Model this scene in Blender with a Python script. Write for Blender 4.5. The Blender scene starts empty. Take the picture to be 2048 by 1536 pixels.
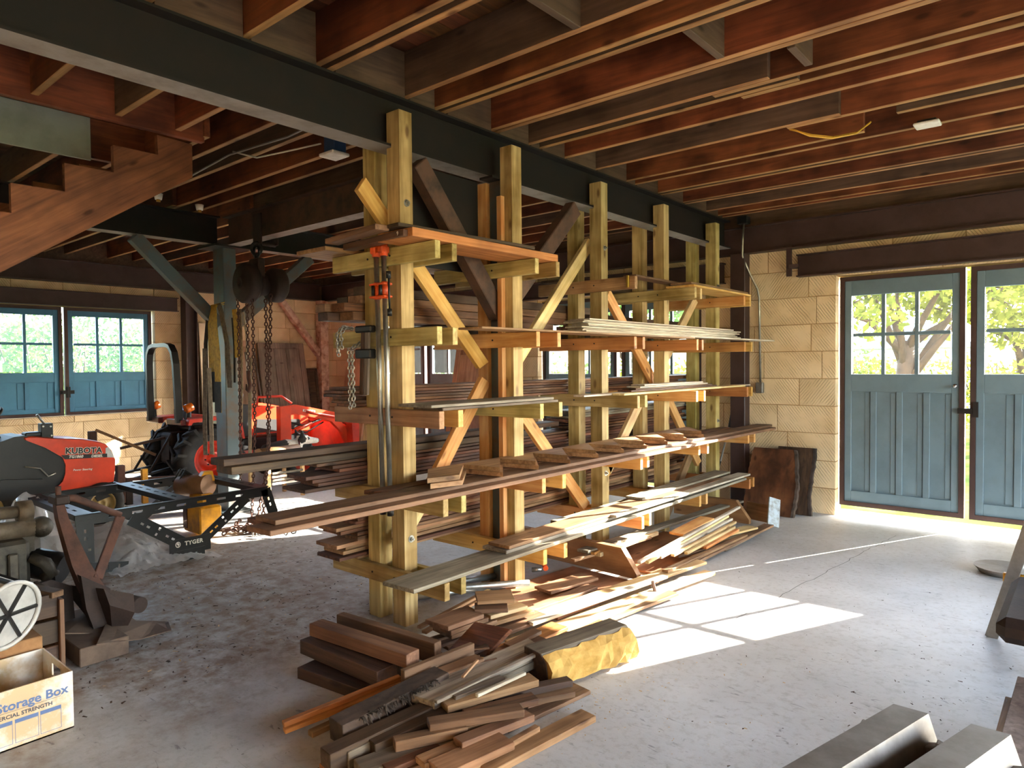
import bpy, bmesh, math, random
from mathutils import Vector, Matrix, Euler

scene = bpy.context.scene
COL = scene.collection
R = random.Random(7)

# ------------------------------------------------------------------ camera
cam_d = bpy.data.cameras.new('camera')
cam_d.sensor_fit = 'HORIZONTAL'; cam_d.sensor_width = 36.0; cam_d.lens = 24.237
cam_d.clip_start = 0.02; cam_d.clip_end = 500
cam = bpy.data.objects.new('camera', cam_d); COL.objects.link(cam)
_yaw, _pit, _rol = 0.704231618, -0.0274545885, -0.00934038182
_d = Vector((-math.sin(_yaw)*math.cos(_pit), math.cos(_yaw)*math.cos(_pit), math.sin(_pit)))
_r0 = Vector((math.cos(_yaw), math.sin(_yaw), 0)); _u0 = _r0.cross(_d)
_r = _r0*math.cos(_rol) + _u0*math.sin(_rol); _u = -_r0*math.sin(_rol) + _u0*math.cos(_rol)
_m = Matrix((_r, _u, -_d)).transposed().to_4x4(); _m.translation = (0, 0, 1.5)
cam.matrix_world = _m
scene.camera = cam
cam_d.dof.use_dof = False

# ------------------------------------------------------------------ sky, sun, exposure
SUN_DIR = Vector((0.43, 1.0, 0.453)).normalized()          # towards the sun
w = bpy.data.worlds.new('sky'); scene.world = w; w.use_nodes = True
nt = w.node_tree; nt.nodes.clear()
o_ = nt.nodes.new('ShaderNodeOutputWorld'); b_ = nt.nodes.new('ShaderNodeBackground'); s_ = nt.nodes.new('ShaderNodeTexSky')
s_.sky_type = 'NISHITA'; s_.sun_disc = False
s_.sun_elevation = math.asin(SUN_DIR.z); s_.sun_rotation = math.atan2(SUN_DIR.x, SUN_DIR.y)
s_.altitude = 200; s_.air_density = 1.0; s_.dust_density = 1.5; s_.ozone_density = 1.0
b_.inputs['Strength'].default_value = 0.5
h_ = nt.nodes.new('ShaderNodeHueSaturation'); h_.inputs['Saturation'].default_value = .8   # milky, hazy evening sky
nt.links.new(s_.outputs[0], h_.inputs['Color']); nt.links.new(h_.outputs[0], b_.inputs[0]); nt.links.new(b_.outputs[0], o_.inputs[0])
sd = bpy.data.lights.new('sun', 'SUN'); sd.energy = 8.5; sd.angle = math.radians(0.3); sd.color = (1.0, 0.91, 0.78)
so = bpy.data.objects.new('sun', sd); COL.objects.link(so)
so.rotation_euler = SUN_DIR.to_track_quat('Z', 'Y').to_euler(); so.location = (20, 45, 21)
vs = scene.view_settings
vs.view_transform = 'Standard'; vs.look = 'None'; vs.gamma = 1.0; vs.use_curve_mapping = False
vs.exposure = 3.3
scene.cycles.max_bounces = 10; scene.cycles.diffuse_bounces = 7; scene.cycles.transparent_max_bounces = 16
scene.cycles.sample_clamp_indirect = 6.0
scene.cycles.use_denoising = True

# ------------------------------------------------------------------ helpers
def fz(y):                                                  # the slab falls a little towards the doors
    return 0.0 if y < 2.5 else -0.014*(y-2.5)
def tag(o, label=None, cat=None, group=None, kind=None):
    if label: o['label'] = label
    if cat: o['category'] = cat
    if group: o['group'] = group
    if kind: o['kind'] = kind
    return o
PM = {}
def empty(name, loc=(0, 0, 0), rz=0.0, label=None, cat=None, group=None, kind=None, rot=None):
    o = bpy.data.objects.new(name, None); COL.objects.link(o); o.empty_display_size = .1
    m = Matrix.Translation(Vector(loc)) @ (rot.to_4x4() if rot is not None else Matrix.Rotation(rz, 4, 'Z'))
    o.matrix_world = m; PM[o] = m.copy()
    return tag(o, label, cat, group, kind)
def place(o, m, parent=None):
    if parent is not None:
        o.parent = parent; o.matrix_basis = PM[parent].inverted() @ m
    else:
        o.matrix_basis = m
    PM[o] = m.copy()
    return o
def frame(p0, p1, up=(0, 0, 1)):
    p0 = Vector(p0); p1 = Vector(p1); x = (p1-p0).normalized(); z = Vector(up); z = z - x*z.dot(x)
    if z.length < 1e-4: z = Vector((0, 1, 0)) - x*x.y
    z.normalize(); y = z.cross(x)
    m = Matrix((x, y, z)).transposed().to_4x4(); m.translation = (p0+p1)/2
    return m
class MB:
    def __init__(s): s.v = []; s.f = []; s.sm = []
    def add(s, vs, fs, smooth=False, m=None):
        b = len(s.v)
        s.v += [tuple(m @ Vector(v)) if m is not None else tuple(v) for v in vs]
        s.f += [tuple(b+i for i in f) for f in fs]; s.sm += [smooth]*len(fs)
        return s
    def box(s, lo, hi, c=0.0, m=None):
        x0, y0, z0 = lo; x1, y1, z1 = hi
        if c <= 0:
            vs = [(x0,y0,z0),(x1,y0,z0),(x1,y1,z0),(x0,y1,z0),(x0,y0,z1),(x1,y0,z1),(x1,y1,z1),(x0,y1,z1)]
            return s.add(vs, [(3,2,1,0),(4,5,6,7),(0,1,5,4),(1,2,6,5),(2,3,7,6),(3,0,4,7)], False, m)
        c = min(c, (x1-x0)*.45, (y1-y0)*.45, (z1-z0)*.45)
        vs = []
        for sx in (0,1):
            for sy in (0,1):
                for sz in (0,1):
                    X = x1 if sx else x0; Y = y1 if sy else y0; Z = z1 if sz else z0
                    dx = -c if sx else c; dy = -c if sy else c; dz = -c if sz else c
                    vs += [(X, Y+dy, Z+dz), (X+dx, Y, Z+dz), (X+dx, Y+dy, Z)]
        I = lambda sx, sy, sz, k: (sx*4+sy*2+sz)*3+k
        fs = []
        def quad(a, b, cc, d, n):
            A, B, C = Vector(vs[a]), Vector(vs[b]), Vector(vs[cc])
            fs.append((a, b, cc, d) if (B-A).cross(C-A).dot(Vector(n)) > 0 else (d, cc, b, a))
        for q in (0,1):
            sg = 1 if q else -1
            quad(I(q,0,0,0), I(q,1,0,0), I(q,1,1,0), I(q,0,1,0), (sg,0,0))
            quad(I(0,q,0,1), I(1,q,0,1), I(1,q,1,1), I(0,q,1,1), (0,sg,0))
            quad(I(0,0,q,2), I(1,0,q,2), I(1,1,q,2), I(0,1,q,2), (0,0,sg))
        for a in (0,1):
            for b in (0,1):
                sa = 1 if a else -1; sb = 1 if b else -1
                quad(I(a,b,0,0), I(a,b,1,0), I(a,b,1,1), I(a,b,0,1), (sa,sb,0))
                quad(I(a,0,b,0), I(a,1,b,0), I(a,1,b,2), I(a,0,b,2), (sa,0,sb))
                quad(I(0,a,b,1), I(1,a,b,1), I(1,a,b,2), I(0,a,b,2), (0,sa,sb))
                for cc in (0,1):
                    sc = 1 if cc else -1
                    t = [I(a,b,cc,0), I(a,b,cc,1), I(a,b,cc,2)]
                    A, B, C = [Vector(vs[i]) for i in t]
                    if (B-A).cross(C-A).dot(Vector((sa,sb,sc))) < 0: t.reverse()
                    fs.append(tuple(t))
        return s.add(vs, fs, False, m)
    def bar(s, p0, p1, w, t, up=(0,0,1), c=0.0):           # box along p0-p1, w across, t along up
        L = (Vector(p1)-Vector(p0)).length
        return s.box((-L/2,-w/2,-t/2), (L/2,w/2,t/2), c, frame(p0, p1, up))
    def prism(s, pts, ex, smooth=False):                    # polygon (3-D points) extruded by vector ex
        n = len(pts); ex = Vector(ex); P = [Vector(p) for p in pts]
        nr = Vector((0,0,0))
        for i in range(n): nr += P[i].cross(P[(i+1) % n])
        if nr.dot(ex) > 0: P.reverse()
        vs = P+[p+ex for p in P]
        fs = [tuple(range(n)), tuple(range(2*n-1, n-1, -1))]
        s.add(vs, fs)
        b = len(s.v)-2*n
        for i in range(n):
            j = (i+1) % n; s.f.append((b+j, b+i, b+n+i, b+n+j)); s.sm.append(smooth)
        return s
    def cyl(s, p0, p1, r0, r1=None, n=16, caps=True, smooth=True):
        r1 = r0 if r1 is None else r1
        m = frame(p0, p1, (0.13,0.21,1)); L = (Vector(p1)-Vector(p0)).length/2
        vs = [(-L, r0*math.cos(2*math.pi*i/n), r0*math.sin(2*math.pi*i/n)) for i in range(n)] + \
             [(L, r1*math.cos(2*math.pi*i/n), r1*math.sin(2*math.pi*i/n)) for i in range(n)]
        s.add(vs, [(i, (i+1)%n, n+(i+1)%n, n+i)[::-1] for i in range(n)], smooth, m)
        if caps:
            b = len(s.v)-2*n
            s.f.append(tuple(b+i for i in range(n))); s.f.append(tuple(b+n+i for i in range(n-1,-1,-1))); s.sm += [False, False]
        return s
    def tube(s, path, r, n=8, closed=False, smooth=True):
        P = [Vector(p) for p in path]; k = len(P); rs = r if isinstance(r, (list, tuple)) else [r]*k
        b = len(s.v); ref = None
        for i in range(k):
            if closed: t = (P[(i+1)%k]-P[i-1])
            else: t = P[min(i+1,k-1)]-P[max(i-1,0)]
            t.normalize()
            if ref is None:
                ref = Vector((0,0,1)) if abs(t.z) < .9 else Vector((1,0,0))
            ref = (ref - t*ref.dot(t))
            if ref.length < 1e-5: ref = t.orthogonal()
            ref.normalize(); q = t.cross(ref)
            for j in range(n):
                a = 2*math.pi*j/n; s.v.append(tuple(P[i]+(ref*math.cos(a)+q*math.sin(a))*rs[i]))
        for i in range(k if closed else k-1):
            i2 = (i+1) % k
            for j in range(n):
                j2 = (j+1) % n
                s.f.append((b+i*n+j, b+i*n+j2, b+i2*n+j2, b+i2*n+j)); s.sm.append(smooth)
        if not closed:
            s.f.append(tuple(b+j for j in range(n-1,-1,-1))); s.f.append(tuple(b+(k-1)*n+j for j in range(n))); s.sm += [False, False]
        return s
    def strap(s, path, w, t, wdir):                         # flat ribbon with thickness
        P = [Vector(p) for p in path]; W = Vector(wdir).normalized(); b = len(s.v); k = len(P)
        for i in range(k):
            tn = (P[min(i+1,k-1)]-P[max(i-1,0)]).normalized(); nn = tn.cross(W)
            nn = nn.normalized() if nn.length > 1e-5 else Vector((0,0,1))
            for a, c in ((-1,-1),(1,-1),(1,1),(-1,1)): s.v.append(tuple(P[i]+W*a*w/2+nn*c*t/2))
        for i in range(k-1):
            for j in range(4):
                j2 = (j+1) % 4; s.f.append((b+i*4+j, b+i*4+j2, b+(i+1)*4+j2, b+(i+1)*4+j)); s.sm.append(False)
        s.f.append((b+3,b+2,b+1,b)); s.f.append(tuple(b+(k-1)*4+j for j in range(4))); s.sm += [False, False]
        return s
    def lathe(s, prof, n=24, m=None, smooth=True):          # (radius, height) about local Z
        b = len(s.v); k = len(prof)
        for r, h in prof:
            for j in range(n):
                a = 2*math.pi*j/n; p = Vector((r*math.cos(a), r*math.sin(a), h)); s.v.append(tuple(m @ p if m is not None else p))
        for i in range(k-1):
            for j in range(n):
                j2 = (j+1) % n; s.f.append((b+i*n+j, b+i*n+j2, b+(i+1)*n+j2, b+(i+1)*n+j)); s.sm.append(smooth)
        return s
    def ball(s, c, rad, nu=14, nv=9, m=None):
        c = Vector(c); rx, ry, rz = rad if isinstance(rad, (list, tuple)) else (rad,)*3
        b = len(s.v)
        for i in range(nv+1):
            th = math.pi*i/nv
            for j in range(nu):
                a = 2*math.pi*j/nu
                p = Vector((rx*math.sin(th)*math.cos(a), ry*math.sin(th)*math.sin(a), -rz*math.cos(th)))
                s.v.append(tuple(c + (m @ p if m is not None else p)))
        for i in range(nv):
            for j in range(nu):
                j2 = (j+1) % nu; s.f.append((b+i*nu+j, b+i*nu+j2, b+(i+1)*nu+j2, b+(i+1)*nu+j)); s.sm.append(True)
        return s
    def loft(s, rings, smooth=True, caps=True, closed_ring=True):
        b = len(s.v); n = len(rings[0])
        for rg in rings: s.v += [tuple(p) for p in rg]
        for i in range(len(rings)-1):
            for j in range(n if closed_ring else n-1):
                j2 = (j+1) % n; s.f.append((b+i*n+j, b+i*n+j2, b+(i+1)*n+j2, b+(i+1)*n+j)); s.sm.append(smooth)
        if caps:
            s.f.append(tuple(b+j for j in range(n-1,-1,-1))); s.f.append(tuple(b+(len(rings)-1)*n+j for j in range(n))); s.sm += [False, False]
        return s
    def mesh(s, name, mat, fix=True):
        me = bpy.data.meshes.new(name); me.from_pydata(s.v, [], s.f); me.update()
        me.polygons.foreach_set('use_smooth', s.sm[:len(me.polygons)])
        if fix:
            bm = bmesh.new(); bm.from_mesh(me); bmesh.ops.recalc_face_normals(bm, faces=bm.faces); bm.to_mesh(me); bm.free()
        for k in (mat if isinstance(mat, (list, tuple)) else [mat]): me.materials.append(MAT[k])
        return me
    def build(s, name, mat, parent=None, local=False, fix=True, base=True):
        """vertices are world coordinates; local=True: they are the parent's local coordinates"""
        if local:
            o = bpy.data.objects.new(name, s.mesh(name, mat, fix)); COL.objects.link(o)
            o.parent = parent; PM[o] = PM[parent].copy(); return o
        xs, ys, zs = zip(*s.v)
        c = Vector(((min(xs)+max(xs))/2, (min(ys)+max(ys))/2, min(zs) if base else (min(zs)+max(zs))/2))
        s.v = [(a-c.x, b-c.y, d-c.z) for a, b, d in s.v]
        o = bpy.data.objects.new(name, s.mesh(name, mat, fix)); COL.objects.link(o)
        return place(o, Matrix.Translation(c), parent)
_pc = {}
def plank(name, p0, p1, w, t, mat, up=(0,0,1), parent=None, c=0.0025, label=None, cat=None, group=None, kind=None, cut=0.0):
    """board from p0 to p1 (centre line of the solid), w across, t along up; grain runs along local X"""
    L = (Vector(p1)-Vector(p0)).length; key = (round(L,3), round(w,4), round(t,4), mat, round(c,4), round(cut,3))
    if key not in _pc:
        b = MB().box((-L/2,-w/2,-t/2), (L/2,w/2,t/2), c)
        if cut:                                             # raked end cuts
            b.v = [(x + (cut*(y/w) if x > 0 else -cut*.6*(y/w)), y, z) for x, y, z in b.v]
        _pc[key] = b.mesh(name, mat, fix=False)
    o = bpy.data.objects.new(name, _pc[key]); COL.objects.link(o)
    place(o, frame(p0, p1, up), parent)
    return tag(o, label, cat, group, kind)

# ------------------------------------------------------------------ materials
MAT = {}
def lin(h):
    h = h.lstrip('#'); f = lambda v: v/12.92 if v <= .04045 else ((v+.055)/1.055)**2.4
    return tuple(f(int(h[i:i+2],16)/255) for i in (0,2,4))+(1,)
def _mat(name):
    m = bpy.data.materials.new(name); m.use_nodes = True; MAT[name] = m
    nt = m.node_tree; b = nt.nodes['Principled BSDF']
    return m, nt, b
def N(nt, t, **kw):
    n = nt.nodes.new(t)
    for k, v in kw.items():
        if k in n.inputs: n.inputs[k].default_value = v
        else: setattr(n, k, v)
    return n
def ramp(nt, a, b, p0=.3, p1=.7, mid=None):
    r = nt.nodes.new('ShaderNodeValToRGB'); e = r.color_ramp.elements
    e[0].position = p0; e[0].color = a; e[1].position = p1; e[1].color = b
    if mid: x = e.new((p0+p1)/2); x.color = mid
    return r
def rcoord(nt, scale, amount=37.0):
    tc = N(nt,'ShaderNodeTexCoord'); oi = N(nt,'ShaderNodeObjectInfo'); mu = N(nt,'ShaderNodeMath', operation='MULTIPLY'); mu.inputs[1].default_value = amount
    nt.links.new(oi.outputs['Random'], mu.inputs[0])
    ad = N(nt,'ShaderNodeVectorMath', operation='ADD'); nt.links.new(tc.outputs['Object'], ad.inputs[0]); nt.links.new(mu.outputs[0], ad.inputs[1])
    mp = N(nt,'ShaderNodeMapping'); mp.inputs['Scale'].default_value = scale; nt.links.new(ad.outputs[0], mp.inputs[0])
    return mp, oi, ad
def wood(name, dark, light, rough=.62, grain=34.0, along=1.6, var=.35, bump=.25, stain=None, hue=.015, spec=.35, upright=False):
    m, nt, b = _mat(name); L = nt.links.new
    mp, oi, ad = rcoord(nt, (grain, grain, along) if upright else (along, grain, grain))
    n1 = N(nt,'ShaderNodeTexNoise', Scale=1.0, Detail=5.0, Roughness=.62, Distortion=.6); L(mp.outputs[0], n1.inputs['Vector'])
    rp = ramp(nt, lin(dark), lin(light), .32, .68); L(n1.outputs[0], rp.inputs[0])
    n2 = N(nt,'ShaderNodeTexNoise', Scale=3.1, Detail=3.0); L(ad.outputs[0], n2.inputs['Vector'])
    mx = N(nt,'ShaderNodeMix', data_type='RGBA', blend_type='MULTIPLY'); mx.inputs[0].default_value = .8
    r2 = ramp(nt, (.55,.52,.5,1) if not stain else lin(stain), (1,1,1,1), .36, .58); L(n2.outputs[0], r2.inputs[0])
    L(rp.outputs[0], mx.inputs[6]); L(r2.outputs[0], mx.inputs[7])
    # knots
    mk = N(nt,'ShaderNodeMapping'); mk.inputs['Scale'].default_value = (2.6,7.0,7.0); L(ad.outputs[0], mk.inputs[0])
    vo = N(nt,'ShaderNodeTexVoronoi', Scale=1.0); L(mk.outputs[0], vo.inputs['Vector'])
    rk = ramp(nt, (.25,.16,.1,1), (1,1,1,1), .06, .13); L(vo.outputs['Distance'], rk.inputs[0])
    mx2 = N(nt,'ShaderNodeMix', data_type='RGBA', blend_type='MULTIPLY'); mx2.inputs[0].default_value = .8
    L(mx.outputs[2], mx2.inputs[6]); L(rk.outputs[0], mx2.inputs[7])
    hs = N(nt,'ShaderNodeHueSaturation'); L(mx2.outputs[2], hs.inputs['Color'])
    mr = N(nt,'ShaderNodeMapRange'); mr.inputs['To Min'].default_value = 1-var; mr.inputs['To Max'].default_value = 1+var*.6
    L(oi.outputs['Random'], mr.inputs['Value']); L(mr.outputs[0], hs.inputs['Value'])
    mh = N(nt,'ShaderNodeMath', operation='MULTIPLY'); mh.inputs[1].default_value = 7.31; L(oi.outputs['Random'], mh.inputs[0])
    fr = N(nt,'ShaderNodeMath', operation='FRACT'); L(mh.outputs[0], fr.inputs[0])
    m3 = N(nt,'ShaderNodeMapRange'); m3.inputs['To Min'].default_value = .5-hue; m3.inputs['To Max'].default_value = .5+hue
    L(fr.outputs[0], m3.inputs['Value']); L(m3.outputs[0], hs.inputs['Hue'])
    L(hs.outputs[0], b.inputs['Base Color']); b.inputs['Roughness'].default_value = rough; b.inputs['Specular IOR Level'].default_value = spec
    bp = N(nt,'ShaderNodeBump', Strength=bump, Distance=.004); L(n1.outputs[0], bp.inputs['Height']); L(bp.outputs[0], b.inputs['Normal'])
    return m
def paint(name, col, rough=.45, metal=0.0, dirt=None, amount=.5, scale=6.0, spec=.5, bump=.08, var=0.0, coat=0.0, dscale=None):
    m, nt, b = _mat(name); L = nt.links.new
    mp, oi, ad = rcoord(nt, (1,1,1))
    n1 = N(nt,'ShaderNodeTexNoise', Scale=scale, Detail=6.0, Roughness=.65); L(ad.outputs[0], n1.inputs['Vector'])
    c = lin(col); dd = lin(dirt) if dirt else tuple(v*.7 for v in c[:3])+(1,)
    rp = ramp(nt, dd, c, .5-amount*.35, .5+.08); L(n1.outputs[0], rp.inputs[0])
    out = rp.outputs[0]
    if var:
        hs = N(nt,'ShaderNodeHueSaturation'); L(out, hs.inputs['Color'])
        mr = N(nt,'ShaderNodeMapRange'); mr.inputs['To Min'].default_value = 1-var; mr.inputs['To Max'].default_value = 1+var
        L(oi.outputs['Random'], mr.inputs['Value']); L(mr.outputs[0], hs.inputs['Value']); out = hs.outputs[0]
    L(out, b.inputs['Base Color'])
    b.inputs['Roughness'].default_value = rough; b.inputs['Metallic'].default_value = metal; b.inputs['Specular IOR Level'].default_value = spec
    b.inputs['Coat Weight'].default_value = coat
    if bump:
        n3 = N(nt,'ShaderNodeTexNoise', Scale=scale*8, Detail=3.0); L(ad.outputs[0], n3.inputs['Vector'])
        bp = N(nt,'ShaderNodeBump', Strength=bump, Distance=.004); L(n3.outputs[0], bp.inputs['Height']); L(bp.outputs[0], b.inputs['Normal'])
    return m
# lumber
wood('treated', '#96824c', '#cdb87c', grain=26, var=.16, stain='#b2a678')
wood('pine', '#c08a48', '#e2b877', grain=26, var=.16, stain='#e0c8a0')
wood('pine_pale', '#c9a46a', '#ecd2a0', grain=30, var=.15)
wood('orange_fir', '#9c6230', '#c68a4e', grain=40, var=.15, hue=.008)
wood('joist_red', '#5e301b', '#86492a', grain=22, var=.28, bump=.15, stain='#8c7868', hue=.006)
wood('joist_grey', '#473428', '#66503f', hue=.006, grain=22, var=.22, bump=.15)
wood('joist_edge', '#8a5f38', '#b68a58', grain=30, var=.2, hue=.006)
wood('deck', '#4a2a18', '#7c4a2c', grain=18, var=.4)
wood('siding', '#4c3022', '#8a5b3e', grain=44, along=2.4, var=.5, hue=.008, bump=.5)
wood('siding_dark', '#3a261c', '#76533c', grain=44, along=2.4, var=.45, bump=.5)
wood('weathered', '#6e6456', '#aaa08c', grain=50, along=2.0, var=.25, bump=.5)
wood('cedar', '#84603f', '#b48c66', grain=40, var=.28, hue=.008, stain='#b0a498')
wood('brown_plank', '#644632', '#8e6a4e', grain=36, var=.3, hue=.008)
wood('dark_timber', '#33251c', '#5c4534', grain=30, var=.3, bump=.5)
wood('grey_timber', '#55493e', '#8d7f6e', grain=40, var=.25, bump=.5)
wood('white_trim', '#a89a88', '#ded4c2', grain=40, var=.12, bump=.2)
wood('ply', '#8a5a38', '#b4825a', grain=14, var=.15)
wood('slab_wood', '#4a2c1a', '#80522f', hue=.005, grain=7, along=2.2, var=.1, stain='#7c6252', rough=.7)
wood('bark', '#2a2019', '#54443a', grain=9, along=6, bump=1.0, rough=.9)
wood('sawn_yellow', '#b0803c', '#e0b068', grain=10, along=9, bump=.9, rough=.85)
wood('stair_wood', '#6a4428', '#96683e', grain=26, var=.1)
wood('door_grey', '#6c5a4c', '#9a8878', grain=34, var=.12, upright=True)
wood('door_tan', '#a07c60', '#c4a284', grain=30, var=.1, upright=True)
# metals and paint
paint('steel_dark', '#1b1918', .6, .1, '#241c18', .6, 4.0, spec=.3)
paint('steel_pale', '#8f857c', .7, .1, '#6e6258', .6, 5.0)
paint('steel_brown', '#43302e', .5, .2, '#35221c', .6, 4.0, var=.05)
paint('steel_grey', '#4d5c62', .5, .3, '#5c4a3c', .5, 5.0)
paint('steel_rust', '#5e4436', .7, .2, '#2e2824', .7, 7.0)
paint('rust', '#54352a', .8, .15, '#2c1d18', .8, 9.0, bump=.3)
paint('rust_dark', '#352620', .75, .3, '#1a1412', .8, 9.0, bump=.3)
paint('galv', '#a9a9a2', .32, .85, '#87867e', .6, 12.0)
paint('galv_dull', '#8a8580', .5, .55, '#6a625a', .7, 7.0)
paint('chrome', '#c8ccd0', .15, 1.0, '#a8acb0', .5, 10.0)
paint('black_metal', '#17181a', .42, .3, '#222222', .5, 6.0)
paint('black_plastic', '#141414', .5, 0, '#1e1c1a', .5, 6.0)
paint('rubber', '#1c1d1f', .75, 0, '#353330', .6, 7.0, bump=.2)
paint('orange', '#e2421a', .35, 0, '#c83a18', .4, 3.0, coat=.3)
paint('orange_red', '#d2351c', .4, 0, '#a82a18', .5, 4.0)
paint('clamp_orange', '#d8531c', .4, 0, '#b04018', .4, 8.0)
paint('amber', '#e0701c', .25, 0, '#c85a10', .3, 6.0, coat=.5)
paint('dark_red', '#5c1416', .3, 0, '#3a0c0e', .4, 6.0, coat=.4)
paint('yellow', '#e6a511', .4, 0, '#b47c14', .5, 7.0)
paint('yellow_strap', '#b89428', .85, 0, '#8a6c20', .5, 30.0, bump=.4)
paint('grey_strap', '#6e675c', .9, 0, '#4c463e', .5, 30.0, bump=.4)
paint('tan_strap', '#96876c', .9, 0, '#70634e', .5, 30.0, bump=.4)
paint('black_strap', '#211f1d', .9, 0, '#302c28', .5, 30.0, bump=.4)
paint('door_blue', '#667a84', .5, 0, '#5a6d76', .5, 2.5, var=.03)
paint('window_blue', '#3f7a9c', .5, 0, '#396d8c', .5, 2.5, var=.03)
paint('white', '#e4e0d8', .5, 0, '#c6c0b4', .4, 8.0)
paint('offwhite_door', '#e0d2b8', .6, 0, '#cfc0a4', .4, 4.0)
paint('pale_green', '#c3d2c0', .6, 0, '#b0c2ae', .4, 4.0)
paint('grey_panel', '#8c9488', .7, 0, '#7c8478', .4, 4.0)
paint('box_white', '#d9d5cc', .8, 0, '#bfa682', .2, 5.0)
paint('ink_blue', '#5a6f96', .8, 0, '#52668c', .3, 9.0)
paint('ink_dark', '#3c4450', .8, 0, '#333a46', .3, 9.0)
paint('ink_white', '#efe9dc', .6, 0, '#e4ddd0', .3, 9.0, bump=0)
paint('ink_black', '#121212', .5, 0, '#1a1a1a', .3, 9.0, bump=0)
paint('cardboard', '#a0764c', .85, 0, '#7a5636', .5, 6.0)
paint('cardboard_grey', '#6e5a4a', .85, 0, '#4e3e34', .5, 6.0)
paint('blue_box', '#2c4c78', .5, 0, '#233c60', .4, 9.0)
paint('dog_white', '#e8e4dc', .8, 0, '#cfc8bc', .5, 30.0, bump=.5)
paint('dog_black', '#1c1816', .7, 0, '#2c2622', .5, 30.0, bump=.5)
paint('dog_skin', '#c08a80', .7, 0, '#a87468', .5, 30.0)
paint('leather_tan', '#8a6644', .6, 0, '#6e5034', .5, 6.0)
paint('cable_yellow', '#d8a83a', .5, 0, '#c09430', .3, 9.0)
paint('cable_white', '#cfc6b2', .5, 0, '#b8ae9a', .3, 9.0)
paint('lens', '#cfd4d8', .1, 0, '#b8c0c4', .3, 9.0, coat=1.0)
paint('house_white', '#dfe6ea', .7, 0, '#cbd4d8', .3, 3.0)
paint('house_roof', '#98a0a6', .7, 0, '#868e94', .3, 3.0)
paint('trunk', '#4a3928', .9, 0, '#2e2318', .6, 6.0, bump=.6)
paint('brass', '#b89440', .35, .8, '#94762e', .5, 9.0)
paint('tan_wheel', '#b49a66', .5, 0, '#94804e', .5, 7.0)

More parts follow.
